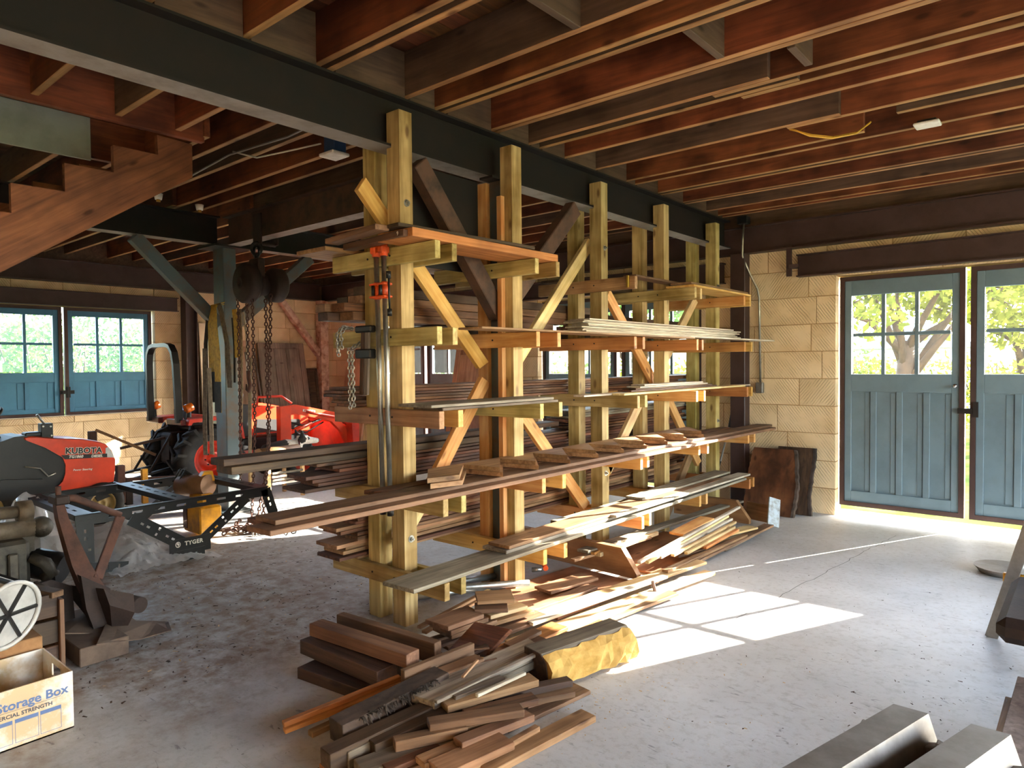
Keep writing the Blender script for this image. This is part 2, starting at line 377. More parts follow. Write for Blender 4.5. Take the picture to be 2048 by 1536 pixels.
def mat_blocks():                                           # painted, comb-scored wall blocks
    m, nt, b = _mat('block'); L = nt.links.new
    mp, oi, ad = rcoord(nt, (1,1,1), 11.0)
    n1 = N(nt,'ShaderNodeTexNoise', Scale=2.2, Detail=5.0); L(ad.outputs[0], n1.inputs['Vector'])
    rp = ramp(nt, lin('#cbb088'), lin('#e0c8a2'), .34, .62); L(n1.outputs[0], rp.inputs[0])
    hs = N(nt,'ShaderNodeHueSaturation'); L(rp.outputs[0], hs.inputs['Color'])
    mr = N(nt,'ShaderNodeMapRange'); mr.inputs['To Min'].default_value = .9; mr.inputs['To Max'].default_value = 1.07
    L(oi.outputs['Random'], mr.inputs['Value']); L(mr.outputs[0], hs.inputs['Value'])
    # diagonal scoring, direction flips block by block
    tc = N(nt,'ShaderNodeTexCoord'); sp = N(nt,'ShaderNodeSeparateXYZ'); L(tc.outputs['Object'], sp.inputs[0])
    gt = N(nt,'ShaderNodeMath', operation='GREATER_THAN'); gt.inputs[1].default_value = .45; L(oi.outputs['Random'], gt.inputs[0])
    sg = N(nt,'ShaderNodeMapRange'); sg.inputs['To Min'].default_value = -.75; sg.inputs['To Max'].default_value = .75; L(gt.outputs[0], sg.inputs['Value'])
    mz = N(nt,'ShaderNodeMath', operation='MULTIPLY'); L(sp.outputs['Z'], mz.inputs[0]); L(sg.outputs[0], mz.inputs[1])
    su = N(nt,'ShaderNodeMath', operation='ADD'); L(sp.outputs['X'], su.inputs[0]); L(sp.outputs['Y'], su.inputs[1])
    s2 = N(nt,'ShaderNodeMath', operation='ADD'); L(mz.outputs[0], s2.inputs[0]); L(su.outputs[0], s2.inputs[1])
    nd = N(nt,'ShaderNodeTexNoise', Scale=5.0, Detail=2.0); L(ad.outputs[0], nd.inputs['Vector'])
    md = N(nt,'ShaderNodeMath', operation='MULTIPLY_ADD'); md.inputs[1].default_value = .03; L(nd.outputs[0], md.inputs[0]); L(s2.outputs[0], md.inputs[2])
    fq = N(nt,'ShaderNodeMath', operation='MULTIPLY'); fq.inputs[1].default_value = 210.0; L(md.outputs[0], fq.inputs[0])
    sn = N(nt,'ShaderNodeMath', operation='SINE'); L(fq.outputs[0], sn.inputs[0])
    nb = N(nt,'ShaderNodeTexNoise', Scale=7.0, Detail=2.0); L(ad.outputs[0], nb.inputs['Vector'])
    rb = ramp(nt, (0,0,0,1), (1,1,1,1), .38, .58); L(nb.outputs[0], rb.inputs[0])
    rs = N(nt,'ShaderNodeMapRange'); rs.inputs['From Min'].default_value = -1; rs.inputs['From Max'].default_value = -.55
    L(sn.outputs[0], rs.inputs['Value'])
    hm = N(nt,'ShaderNodeMix', data_type='FLOAT'); L(rb.outputs[0], hm.inputs[0]); hm.inputs[2].default_value = 1.0; L(rs.outputs[0], hm.inputs[3])
    bp = N(nt,'ShaderNodeBump', Strength=.75, Distance=.008); L(hm.outputs[0], bp.inputs['Height'])
    nf = N(nt,'ShaderNodeTexNoise', Scale=90.0, Detail=2.0); L(ad.outputs[0], nf.inputs['Vector'])
    b2 = N(nt,'ShaderNodeBump', Strength=.25, Distance=.004); L(nf.outputs[0], b2.inputs['Height']); L(bp.outputs[0], b2.inputs['Normal'])
    mg = N(nt,'ShaderNodeMix', data_type='RGBA', blend_type='MULTIPLY'); mg.inputs[0].default_value = .3
    L(hs.outputs[0], mg.inputs[6]); L(hm.outputs[0], mg.inputs[7])
    L(mg.outputs[2], b.inputs['Base Color']); L(b2.outputs[0], b.inputs['Normal']); b.inputs['Roughness'].default_value = .85; b.inputs['Specular IOR Level'].default_value = .2
mat_blocks()
paint('mortar', '#a8885c', .95, 0, '#86684a', .5, 6.0, spec=.1)
def mat_floor():
    m, nt, b = _mat('concrete'); L = nt.links.new
    ge = N(nt,'ShaderNodeNewGeometry'); P = ge.outputs['Position']
    n1 = N(nt,'ShaderNodeTexNoise', Scale=.9, Detail=7.0, Roughness=.6); L(P, n1.inputs['Vector'])
    rp = ramp(nt, lin('#a9a9a8'), lin('#c9cacb'), .35, .65); L(n1.outputs[0], rp.inputs[0])
    n2 = N(nt,'ShaderNodeTexNoise', Scale=26.0, Detail=5.0, Roughness=.7); L(P, n2.inputs['Vector'])
    r2 = ramp(nt, (.74,.72,.69,1), (1,1,1,1), .34, .5); L(n2.outputs[0], r2.inputs[0])
    mx = N(nt,'ShaderNodeMix', data_type='RGBA', blend_type='MULTIPLY'); mx.inputs[0].default_value = .7; L(rp.outputs[0], mx.inputs[6]); L(r2.outputs[0], mx.inputs[7])
    # tracked-in brown dirt west of the rack (a soiled area with its own ragged edge)
    sp = N(nt,'ShaderNodeSeparateXYZ'); L(P, sp.inputs[0])
    n3 = N(nt,'ShaderNodeTexNoise', Scale=1.6, Detail=6.0, Roughness=.6); L(P, n3.inputs['Vector'])
    e = N(nt,'ShaderNodeMath', operation='MULTIPLY_ADD'); e.inputs[1].default_value = 3.4; L(n3.outputs[0], e.inputs[0]); L(sp.outputs['X'], e.inputs[2])
    r3 = ramp(nt, (1,1,1,1), (0,0,0,1), 0, 1)
    mr = N(nt,'ShaderNodeMapRange'); mr.inputs['From Min'].default_value = -1.9; mr.inputs['From Max'].default_value = -.9; L(e.outputs[0], mr.inputs['Value']); L(mr.outputs[0], r3.inputs[0])
    # ... but only where the slab near the camera is soiled
    ye = N(nt,'ShaderNodeMapRange'); ye.inputs['From Min'].default_value = 4.2; ye.inputs['From Max'].default_value = 2.4; L(sp.outputs['Y'], ye.inputs['Value'])
    n4 = N(nt,'ShaderNodeTexNoise', Scale=9.0, Detail=5.0, Roughness=.7); L(P, n4.inputs['Vector'])
    r4 = ramp(nt, (.15,.15,.15,1), (1,1,1,1), .36, .6); L(n4.outputs[0], r4.inputs[0])
    a = N(nt,'ShaderNodeMath', operation='MULTIPLY'); L(r3.outputs[0], a.inputs[0]); L(ye.outputs[0], a.inputs[1])
    a2 = N(nt,'ShaderNodeMath', operation='MULTIPLY'); L(a.outputs[0], a2.inputs[0]); L(r4.outputs[0], a2.inputs[1])
    a3 = N(nt,'ShaderNodeMath', operation='MULTIPLY'); L(a2.outputs[0], a3.inputs[0]); a3.inputs[1].default_value = .9
    md = N(nt,'ShaderNodeMix', data_type='RGBA'); L(a3.outputs[0], md.inputs[0]); L(mx.outputs[2], md.inputs[6]); md.inputs[7].default_value = lin('#806850')
    # scuffs: dark elongated scratches
    mp = N(nt,'ShaderNodeMapping'); mp.inputs['Scale'].default_value = (10,34,1); mp.inputs['Rotation'].default_value = (0,0,.5); L(P, mp.inputs[0])
    n5 = N(nt,'ShaderNodeTexNoise', Scale=1.0, Detail=3.0, Distortion=1.2); L(mp.outputs[0], n5.inputs['Vector'])
    r5 = ramp(nt, (.45,.44,.46,1), (1,1,1,1), .27, .34); L(n5.outputs[0], r5.inputs[0])
    m5 = N(nt,'ShaderNodeMix', data_type='RGBA', blend_type='MULTIPLY'); m5.inputs[0].default_value = .8; L(md.outputs[2], m5.inputs[6]); L(r5.outputs[0], m5.inputs[7])
    L(m5.outputs[2], b.inputs['Base Color'])
    rr = N(nt,'ShaderNodeMapRange'); rr.inputs['To Min'].default_value = .42; rr.inputs['To Max'].default_value = .7; L(n1.outputs[0], rr.inputs['Value']); L(rr.outputs[0], b.inputs['Roughness'])
    bp = N(nt,'ShaderNodeBump', Strength=.2, Distance=.006); L(n2.outputs[0], bp.inputs['Height']); L(bp.outputs[0], b.inputs['Normal'])
mat_floor()
def mat_glass(name, tint=(1,1,1,1), haze=0.0):
    m, nt, b = _mat(name); L = nt.links.new
    out = nt.nodes['Material Output']; tr = N(nt,'ShaderNodeBsdfTransparent'); tr.inputs[0].default_value = tint
    gl = N(nt,'ShaderNodeBsdfGlossy'); gl.inputs['Roughness'].default_value = .03
    fr = N(nt,'ShaderNodeFresnel', IOR=1.45); mx = N(nt,'ShaderNodeMixShader'); L(fr.outputs[0], mx.inputs[0]); L(tr.outputs[0], mx.inputs[1]); L(gl.outputs[0], mx.inputs[2])
    last = mx
    if haze:                                                # dusty film
        df = N(nt,'ShaderNodeBsdfTranslucent'); df.inputs[0].default_value = (.9,.95,.95,1)
        tc = N(nt,'ShaderNodeTexCoord'); nz = N(nt,'ShaderNodeTexNoise', Scale=14.0, Detail=4.0); L(tc.outputs['Object'], nz.inputs['Vector'])
        mr = N(nt,'ShaderNodeMapRange'); mr.inputs['To Min'].default_value = haze*.5; mr.inputs['To Max'].default_value = haze*1.5; L(nz.outputs[0], mr.inputs['Value'])
        m2 = N(nt,'ShaderNodeMixShader'); L(mr.outputs[0], m2.inputs[0]); L(mx.outputs[0], m2.inputs[1]); L(df.outputs[0], m2.inputs[2]); last = m2
    L(last.outputs[0], out.inputs['Surface'])
mat_glass('glass', (.97,.98,.98,1), .002)
mat_glass('glass_dusty', (.95,.98,.98,1), .04)
def mat_plastic():
    m, nt, b = _mat('plastic_film'); L = nt.links.new
    out = nt.nodes['Material Output']; tr = N(nt,'ShaderNodeBsdfTransparent'); tr.inputs[0].default_value = (.92,.92,.92,1)
    gl = N(nt,'ShaderNodeBsdfGlossy'); gl.inputs['Roughness'].default_value = .12
    df = N(nt,'ShaderNodeBsdfTranslucent'); df.inputs[0].default_value = (.9,.9,.9,1); d2 = N(nt,'ShaderNodeBsdfDiffuse'); d2.inputs[0].default_value = (.85,.85,.86,1)
    a = N(nt,'ShaderNodeMixShader'); a.inputs[0].default_value = .5; L(df.outputs[0], a.inputs[1]); L(d2.outputs[0], a.inputs[2])
    c = N(nt,'ShaderNodeMixShader'); c.inputs[0].default_value = .8; L(tr.outputs[0], c.inputs[1]); L(a.outputs[0], c.inputs[2])
    d = N(nt,'ShaderNodeMixShader'); d.inputs[0].default_value = .2; L(c.outputs[0], d.inputs[1]); L(gl.outputs[0], d.inputs[2])
    L(d.outputs[0], out.inputs['Surface'])
mat_plastic()
def mat_leaf(name, a, bcol):
    m, nt, b = _mat(name); L = nt.links.new
    out = nt.nodes['Material Output']; ge = N(nt,'ShaderNodeNewGeometry')
    n = N(nt,'ShaderNodeTexNoise', Scale=1.3, Detail=3.0); L(ge.outputs['Position'], n.inputs['Vector'])
    rp = ramp(nt, lin(a), lin(bcol), .35, .65); L(n.outputs[0], rp.inputs[0])
    df = N(nt,'ShaderNodeBsdfDiffuse'); tl = N(nt,'ShaderNodeBsdfTranslucent'); L(rp.outputs[0], df.inputs[0]); L(rp.outputs[0], tl.inputs[0])
    mx = N(nt,'ShaderNodeMixShader'); mx.inputs[0].default_value = .5; L(df.outputs[0], mx.inputs[1]); L(tl.outputs[0], mx.inputs[2]); L(mx.outputs[0], out.inputs['Surface'])
mat_leaf('leaf_yellow', '#565f20', '#84883a'); mat_leaf('leaf_green', '#3c5e2a', '#6c8642'); mat_leaf('leaf_dark', '#2a4a20', '#4e6e30')
mat_leaf('grass', '#566834', '#7e8a4e')
# ================================================================== the building
XL, YF, XR, YB = -10.9, 7.5, 4.6, -2.6
# floor slab
fl = MB(); ys = [YB-.3, 0, 2.5, 4, 5.5, 7.9]
for i in range(len(ys)-1):
    fl.add([(XL-.25, ys[i], fz(ys[i])), (XR+.25, ys[i], fz(ys[i])), (XR+.25, ys[i+1], fz(ys[i+1])), (XL-.25, ys[i+1], fz(ys[i+1]))], [(0,1,2,3)])
for i in range(1): fl.box((XL-.25, YB-.3, -.3), (XR+.25, 7.9, -.11))
tag(fl.build('floor', 'concrete', fix=False, base=False), 'pale grey scuffed concrete slab floor, dirty brown at the left', 'floor', kind='structure')
# crack in the slab: a thin dark groove filled with dirt
def ribbon(mb, pts, wd, z=.0015):
    for a, b in zip(pts[:-1], pts[1:]):
        A, B = Vector(a), Vector(b); n = Vector((-(B-A).y, (B-A).x)).normalized()*wd/2
        mb.add([(A.x-n.x, A.y-n.y, fz(A.y)+z), (A.x+n.x, A.y+n.y, fz(A.y)+z), (B.x+n.x, B.y+n.y, fz(B.y)+z), (B.x-n.x, B.y-n.y, fz(B.y)+z)], [(0,1,2,3)])
crk = MB(); rr = random.Random(4); pts = []
for i in range(40):
    t = i/39; pts.append((-1.62+.25*t+rr.uniform(-.012,.012), 3.9+3.0*t))
ribbon(crk, pts, .004)
FLOOR = bpy.data.objects['floor']
crk.build('crack', 'ink_black', FLOOR)

def ibeam(name, p0, p1, depth, fw, tf, tw, mat, label=None, up=(0,0,1), cat='beam', kind='structure', parent=None, paler=False):
    m = frame(p0, p1, up); L = (Vector(p1)-Vector(p0)).length; h = depth/2; f = fw/2; w2 = tw/2
    prof = [(-f,-h),(f,-h),(f,-h+tf),(w2,-h+tf),(w2,h-tf),(f,h-tf),(f,h),(-f,h),(-f,h-tf),(-w2,h-tf),(-w2,-h+tf),(-f,-h+tf)]
    b = MB(); b.prism([(-L/2, y, z) for y, z in prof], (L,0,0))
    o = bpy.data.objects.new(name, b.mesh(name, mat)); COL.objects.link(o); place(o, m, parent)
    if paler:                                                # underside of the lower flange gets a lighter steel colour
        o.data.materials.append(MAT['steel_pale'])
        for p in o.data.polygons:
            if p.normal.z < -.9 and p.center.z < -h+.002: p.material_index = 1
    return tag(o, label, cat if label else None, None, kind if label else None)
ZB = 2.907
ibeam('steel_beam', (-3.165,YB,ZB), (-3.165,7.37,ZB), .30, .15, .013, .009, 'steel_dark', 'black steel I-beam running over the lumber rack to the far wall', paler=True)
ibeam('steel_beam', (-7.0,YB,ZB+.01), (-7.0,3.52,ZB+.01), .29, .15, .013, .009, 'steel_dark', 'black steel I-beam left of the blue-grey column, passing under the stairs', paler=True)
ibeam('steel_beam', (-7.0,3.68,ZB+.01), (-7.0,7.4,ZB+.01), .29, .15, .013, .009, 'steel_dark', 'dark steel I-beam from the blue-grey column back to the far wall', paler=True)
ibeam('steel_beam', (-6.9,3.6,ZB), (-3.24,3.6,ZB), .30, .14, .013, .009, 'steel_rust', 'rusty steel cross beam carrying the chain hoist', paler=True)
ibeam('steel_beam', (XL+.02,7.44,2.835), (XR,7.44,2.835), .29, .13, .013, .009, 'steel_brown', 'dark brown steel beam along the top of the far block wall')
ibeam('steel_beam', (XL+.06,YB,2.85), (XL+.06,7.36,2.85), .30, .13, .013, .009, 'steel_brown', 'dark brown steel beam along the top of the left block wall')
ibeam('steel_beam', (-2.40,7.46,2.505), (XR,7.46,2.505), .23, .12, .012, .009, 'steel_brown', 'brown steel lintel beam above the tall blue double doors')
ibeam('steel_beam', (-6.2,7.46,2.505), (-3.2,7.46,2.505), .23, .12, .012, .009, 'steel_brown', 'brown steel lintel over the blue doors behind the rack')
ibeam('steel_beam', (-9.9,7.46,2.505), (-6.7,7.46,2.505), .23, .12, .012, .009, 'steel_brown', 'brown steel lintel over the blue doors in the far left corner')
ibeam('steel_beam', (XL+.05,YB,2.475), (XL+.05,4.80,2.475), .21, .12, .012, .009, 'steel_brown', 'brown steel lintel above the blue windows of the left wall')
lb = MB(); lb.bar((-2.47,7.40,2.72),(-2.47,7.40,2.40),.05,.03,(0,1,0)); lb.bar((-2.47,7.40,2.50),(-2.38,7.42,2.50),.08,.04)
tag(lb.build('lintel_bracket','steel_brown'), 'small brown steel strap hanging at the end of the door lintel', 'bracket', kind='structure')
# columns
def hcol(name, x, y, z0, z1, mat, label, s=.14):
    return ibeam(name, (x,y,z0), (x,y,z1), s, s, .012, .009, mat, label, up=(0,1,0), cat='column')
def boxcol(name, x, y, z0, z1, w, d, mat, label):
    b = MB().box((x-w/2,y-d/2,z0),(x+w/2,y+d/2,z1),.006)
    return tag(b.build(name, mat), label, 'column', kind='structure')
c1 = empty('steel_column', (-3.118,3.60,fz(3.6)), label='blue-grey steel column with knee braces inside the lumber rack', cat='column', kind='structure')
MB().box((-3.175,3.515,fz(3.6)),(-3.06,3.615,2.75),.006).build('shaft','steel_grey',c1)
MB().bar((-3.115,3.53,1.84),(-3.115,2.80,2.71),.09,.12,(0,1,1),.006).build('knee_brace','steel_rust',c1)
MB().bar((-3.115,3.60,1.90),(-3.115,4.42,2.71),.09,.12,(0,-1,1),.006).build('knee_brace','steel_rust',c1)
MB().box((-3.175,3.42,2.742),(-3.06,3.71,2.757)).build('cap_plate','steel_dark',c1)
MB().box((-3.232,2.72,2.12),(-3.222,3.45,2.74)).build('gusset_plate','steel_dark',c1)
c2 = empty('steel_column', (-7.0,3.6,fz(3.6)), label='blue-grey steel column with knee braces, lifting slings hanging on it', cat='column', kind='structure')
MB().box((-7.12,3.53,fz(3.6)),(-6.90,3.67,2.755),.006).build('shaft','steel_grey',c2); MB().box((-7.2,3.45,fz(3.6)),(-6.8,3.75,fz(3.6)+.02)).build('base_plate','steel_grey',c2)
MB().bar((-7.0,3.52,1.95),(-7.0,2.70,2.76),.10,.12,(0,1,1),.006).build('knee_brace','steel_grey',c2)
MB().bar((-7.0,3.68,1.95),(-7.0,4.62,2.76),.10,.12,(0,-1,1),.006).build('knee_brace','steel_grey',c2)
MB().box((-7.2,3.4,2.74),(-6.8,3.8,2.76)).build('cap_plate','steel_dark',c2)
boxcol('steel_column', -3.005, 7.42, fz(7.4), 2.69, .165, .14, 'steel_brown', 'dark brown steel column against the far wall at the end of the rack')
hcol('steel_column', XL+.09, 4.96, fz(5), 2.70, 'steel_brown', 'purple-brown steel column on the left wall behind the roll bar', .18)
cc = empty('steel_column', (XL+.12,7.36,fz(7.3)), label='corner column with peeling white paint and a rusty diagonal brace', cat='column', kind='structure')
paint('peeling', '#c9a894', .8, 0, '#7a4630', .55, 9.0, bump=.3)
MB().box((XL+.04,7.28,fz(7.3)),(XL+.2,7.44,2.70),.006).build('shaft','peeling',cc)
MB().bar((XL+.1,6.52,2.69),(XL+.1,7.30,1.72),.12,.10,(0,1,1),.006).build('brace','peeling',cc)

# ---- block walls
BH, BL = .284, .60
def block_wall(name, axis, base, regions, thick, sign, label):
    """axis 'x': wall runs along X at Y=base; 'y': along Y at X=base; sign = direction away from the room"""
    root = None; core = MB(); n = 0; cache = {}
    def bx(mb, u0, u1, z0, z1, d0, d1, c=0):
        a, b = sorted((base+sign*d0, base+sign*d1))
        if axis == 'x': mb.box((u0,a,z0),(u1,b,z1),c)
        else: mb.box((a,u0,z0),(b,u1,z1),c)
    for u0,u1,z0,z1 in regions: bx(core, u0+.004, u1-.004, z0+.002, z1-.002, .009, thick-.01)
    root = tag(core.build(name,'mortar',base=True), label, 'wall', kind='structure')
    rb = random.Random(hash(name) % 1000 if False else len(name)*7)
    for u0,u1,z0,z1 in regions:
        r0 = int(math.floor((z0+.09)/BH)); z = r0*BH-.09
        while z < z1-.01:
            za, zb = max(z, z0), min(z+BH, z1)
            if zb-za > .02:
                off = (BL*.5 if (round((z+.09)/BH) % 2) else 0) + .13*math.sin(z*9)
                u = math.floor((u0-off)/BL)*BL+off
                while u < u1-.005:
                    ua, ub = max(u, u0), min(u+BL, u1)
                    if ub-ua > .03:
                        d = rb.choice((0, .002, .004))
                        key = (round(ub-ua,3), round(zb-za,3))
                        if key not in cache:
                            mb = MB(); hu=(ub-ua)/2-.003; hz=(zb-za)/2-.003
                            if axis=='x': mb.box((-hu,-thick/2+.003,-hz),(hu,thick/2,hz),.004)
                            else: mb.box((-thick/2+.003,-hu,-hz),(thick/2,hu,hz),.004)
                            cache[key] = mb.mesh('block','block',fix=False)
                        o = bpy.data.objects.new('block', cache[key]); COL.objects.link(o)
                        cu, cz, cd = (ua+ub)/2, (za+zb)/2, base+sign*(thick/2+d)
                        place(o, Matrix.Translation((cu,cd,cz) if axis=='x' else (cd,cu,cz)), root)
                    u += BL
            z += BH
    return root
zt = 2.70
ztd, zbd = 2.372, -.075
block_wall('wall_far','x',YF,[(XL,-9.6,zbd,zt),(-9.6,-6.95,ztd,zt),(-6.95,-5.9,zbd,zt),(-5.9,-3.5,ztd,zt),(-3.5,-2.035,zbd,zt),(-2.035,.392,ztd,zt),(.392,XR,zbd,zt)],.20,1,'tan comb-scored block wall with blue doors at the far end')
block_wall('wall_left','y',XL,[(-.9,1.55,0,.85),(1.55,2.0,0,zt),(2.0,4.48,-.03,.85),(-.9,1.55,2.37,zt),(2.0,4.48,2.37,zt),(4.48,YF,zbd,zt),(YB,-.9,0,zt)],.20,-1,'tan comb-scored block wall with blue windows on the left')
tag(MB().box((XR,YB,-.1),(XR+.2,.4,3.1)).box((XR,6.6,-.1),(XR+.2,YF+.2,3.1)).box((XR,.4,2.75),(XR+.2,6.6,3.1)).build('wall_right','block'),'tan block wall with a wide open doorway on the right, out of view','wall',kind='structure')
bw = MB().box((XL-.2,YB-.2,-.1),(XR+.2,YB,3.1))
tag(bw.build('wall_back','block'),'plain back wall behind the viewpoint','wall',kind='structure')
hd = MB().box((XL-.2,YF,2.701),(XR+.2,YF+.2,3.36)).box((XL-.2,YB-.2,2.701),(XL,YF,3.36)).box((XR,YB-.2,3.1),(XR+.2,YF+.2,3.36)).box((XL-.2,YB-.2,3.1),(XR+.2,YB,3.36))
tag(hd.build('trim_1','joist_grey'),'dark wooden rim above the wall beams','trim',kind='structure')

# ---- ceiling: deck boards, joists, blocking
ZJ, DJ = 3.092, .262
ceil = MB().box((XL-.2,YB-.2,ZJ+DJ+.028),(XR+.2,YF+.2,ZJ+DJ+.06)).build('ceiling','deck')
tag(ceil, 'dark plank floor deck overhead on red-brown joists', 'ceiling', kind='structure')
x = XL
wk = [ (XL+.3+.147*i) for i in range(104) ]
for i, x in enumerate(wk):
    if x > XR: break
    y0 = YB
    if -5.72 < x < -4.78: y0 = 2.28                          # stair opening
    plank('deck_board', (x,y0,ZJ+DJ+.012), (x,YF,ZJ+DJ+.012), .143, .022, 'deck', parent=ceil, c=0)
def joist(y, x0, x1, mat, t=.042, dz=0.0, d=DJ):
    o = plank('joist', (x0,y,ZJ+dz+d/2), (x1,y,ZJ+dz+d/2), t, d, mat, parent=ceil, c=.003)
    if len(o.data.materials) == 1:                          # lower edge gets a lighter wood colour than the sides
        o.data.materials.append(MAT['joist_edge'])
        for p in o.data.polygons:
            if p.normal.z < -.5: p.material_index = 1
    return o
jr = random.Random(11)
near = [-2.3,-1.85,-1.4,-.95,-.5,-.05,.4,.85,1.3,1.75]
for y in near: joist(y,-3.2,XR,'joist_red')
spec = [  # y, material, lapped partner (x where the first board ends, offset, partner material)
 (2.155,'joist_red',None),(2.235,'joist_grey',None),(2.76,'joist_grey',None),(3.0,'joist_red',None),(3.075,'joist_grey',None),
 (3.52,'joist_red',None),(3.572,'joist_red',None),(3.92,'joist_grey',(-1.42,.05,'joist_red')),(4.05,'joist_grey',(-1.30,.055,'joist_red')),
 (4.36,'joist_red',None),(4.79,'joist_grey',(-1.28,.05,'joist_red')),(5.27,'joist_red',(-1.25,-.25,'joist_grey')),(5.42,'joist_red',None),
 (5.83,'joist_red',None),(5.92,'joist_grey',None),(6.34,'joist_red',None),(6.42,'joist_grey',None),(6.87,'joist_grey',None),(7.16,'joist_red',None),(7.28,'joist_red',None)]
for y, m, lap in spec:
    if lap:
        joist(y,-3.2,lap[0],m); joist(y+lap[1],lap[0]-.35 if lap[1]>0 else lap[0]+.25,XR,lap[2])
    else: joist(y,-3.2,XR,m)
# blocks between two joists, near the top of the view
for (y0,y1,xx) in ((3.1,3.5,-1.52),(3.62,3.9,-1.2),(2.27,2.74,-1.9)):
    plank('blocking',(xx,y0,ZJ+DJ/2),(xx,y1,ZJ+DJ/2),.042,DJ,'joist_grey',parent=ceil)
ly = [-2.3,-1.85,-1.4,-.95,-.5,-.05,.4,.85,1.3,1.75,2.12,2.42,2.74,3.05,3.32,3.86,4.2,4.55,4.95,5.35,5.8,6.2,6.6,7.0,7.25]
for i, y in enumerate(ly):
    m = 'joist_red' if i % 3 else 'joist_grey'
    if y < 2.2:
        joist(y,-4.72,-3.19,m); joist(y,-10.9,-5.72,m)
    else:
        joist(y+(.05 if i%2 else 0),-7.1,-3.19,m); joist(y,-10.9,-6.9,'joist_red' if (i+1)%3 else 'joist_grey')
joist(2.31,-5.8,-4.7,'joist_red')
for xx in (-4.745,-5.70):                                   # trimmers of the stair opening
    plank('trimmer',(xx,YB,ZJ-.02+DJ/2),(xx,2.30,ZJ-.02+DJ/2),.05,DJ+.03,'joist_red',parent=ceil)
for k in range(13):                                         # blocking over the long beam
    yy = sorted(set([s[0] for s in spec]+near))
for a, b in zip(yy[:-1], yy[1:]):
    if b-a > .12: plank('blocking',(-3.165,a+.024,ZJ+DJ/2-.02),(-3.15,b-.024,ZJ+DJ/2-.02),.04,DJ+.03,'joist_grey',parent=ceil)

# ---- doors and windows
def leaf(name, loc, rz, W, H, zp0, zp1, npan, zq0, zq1, mat, label, cat, frame_mat='steel_brown', glass='glass', knob=False, nc=3):
    root = empty(name, loc, rz, label, cat, kind='structure')
    F = .045
    b = MB().box((0,-.035,0),(F,.035,H)).box((W-F,-.035,0),(W,.035,H)).box((F,-.035,0),(W-F,.035,F)).box((F,-.035,H-F),(W-F,.035,H)); b.build('steel_frame',frame_mat,root,local=True)
    x0, x1 = F, W-F; S = .062; t0, t1 = -.022, .022
    def part(n, a, c, ch=.003, m=mat): return MB().box(a, c, ch).build(n, m, root, local=True)
    part('stile',(x0,t0,F),(x0+S,t1,H-F)); part('stile',(x1-S,t0,F),(x1,t1,H-F))
    part('rail',(x0+S,t0,zp1),(x1-S,t1,H-F)); part('rail',(x0+S,t0,zq1),(x1-S,t1,zp0)); part('rail',(x0+S,t0,F),(x1-S,t1,zq0))
    iw = x1-x0-2*S; xa = x0+S
    for k in range(1,nc): part('muntin',(xa+iw*k/nc-.017,t0+.004,zp0),(xa+iw*k/nc+.017,t1-.004,zp1))
    zm = (zp0+zp1)/2
    for k in range(nc): part('muntin',(xa+iw*k/nc+.012,t0+.006,zm-.017),(xa+iw*(k+1)/nc-.012,t1-.006,zm+.017))
    for k in range(nc):
        for r in range(2):
            MB().box((xa+iw*k/nc+.010,-.003,(zp0,zm)[r]+.01),(xa+iw*(k+1)/nc-.010,.003,(zm,zp1)[r]-.01)).build('pane',glass,root,local=True)
    g = .055; pw = (iw-(npan-1)*g)/npan
    for k in range(npan):
        a = xa+k*(pw+g)
        part('panel',(a-.004,-.006,zq0-.004),(a+pw+.004,.012,zq1+.004))
        part('moulding',(a+.012,-.013,zq0+.014),(a+pw*.62,-.006,zq1-.014),.003) if False else None
        part('moulding',(a+pw*.72,-.011,zq0+.012),(a+pw-.006,-.006,zq1-.012),.002)
        if k < npan-1: part('stile',(a+pw,t0,zq0),(a+pw+g,t1,zq1))
    if knob:
        b = MB().cyl((W-F-.03,-.022,(zp0+zq1)/2-.02),(W-F-.03,-.06,(zp0+zq1)/2-.02),.008,n=10).ball((W-F-.03,-.07,(zp0+zq1)/2-.02),.022); b.build('knob','chrome',root,local=True)
    return root
d1 = leaf('door_1',(-2.02,7.615,.03),0,1.085,2.335,1.345,2.14,4,.155,1.17,'door_blue','tall blue door leaf with six panes next to the block pier','door',knob=True)
d2 = leaf('door_2',(-.895,7.615,.03),0,1.285,2.335,1.345,2.14,4,.155,1.17,'door_blue','tall blue door leaf at the right edge of the picture','door')
MB().box((1.03,-.055,.98),(1.16,-.035,1.03)).cyl((1.045,-.056,1.005),(1.045,-.07,1.005),.014,n=10).box((1.15,-.06,.95),(1.19,-.02,1.09)).build('latch','steel_dark',d1,local=True)
leaf('door_3',(-5.88,7.615,.03),0,1.20,2.335,1.345,2.14,4,.155,1.17,'door_blue','blue door leaf with panes seen through the rack, left of two','door')
leaf('door_4',(-4.61,7.615,.03),0,1.08,2.335,1.345,2.14,4,.155,1.17,'door_blue','blue door leaf with panes seen through the rack, right of two','door')
leaf('door_5',(-9.58,7.615,.03),0,1.29,2.335,1.345,2.14,4,.155,1.17,'door_blue','blue door leaf in the far corner beside the hanging chain','door')
leaf('door_6',(-8.23,7.615,.03),0,1.25,2.335,1.345,2.14,4,.155,1.17,'door_blue','blue door leaf in the far corner behind the leaning tan door','door')
wz = .855
leaf('window_1',(XL-.085,2.06,wz),math.pi/2,1.205,1.51,.60,1.385,3,.10,.47,'window_blue','blue window shutter with panes at the left picture edge','window',glass='glass_dusty')
w2_ = leaf('window_2',(XL-.085,3.29,wz),math.pi/2,1.16,1.51,.60,1.385,3,.10,.47,'window_blue','blue window shutter with six panes above the tractor roll bar','window',glass='glass_dusty')
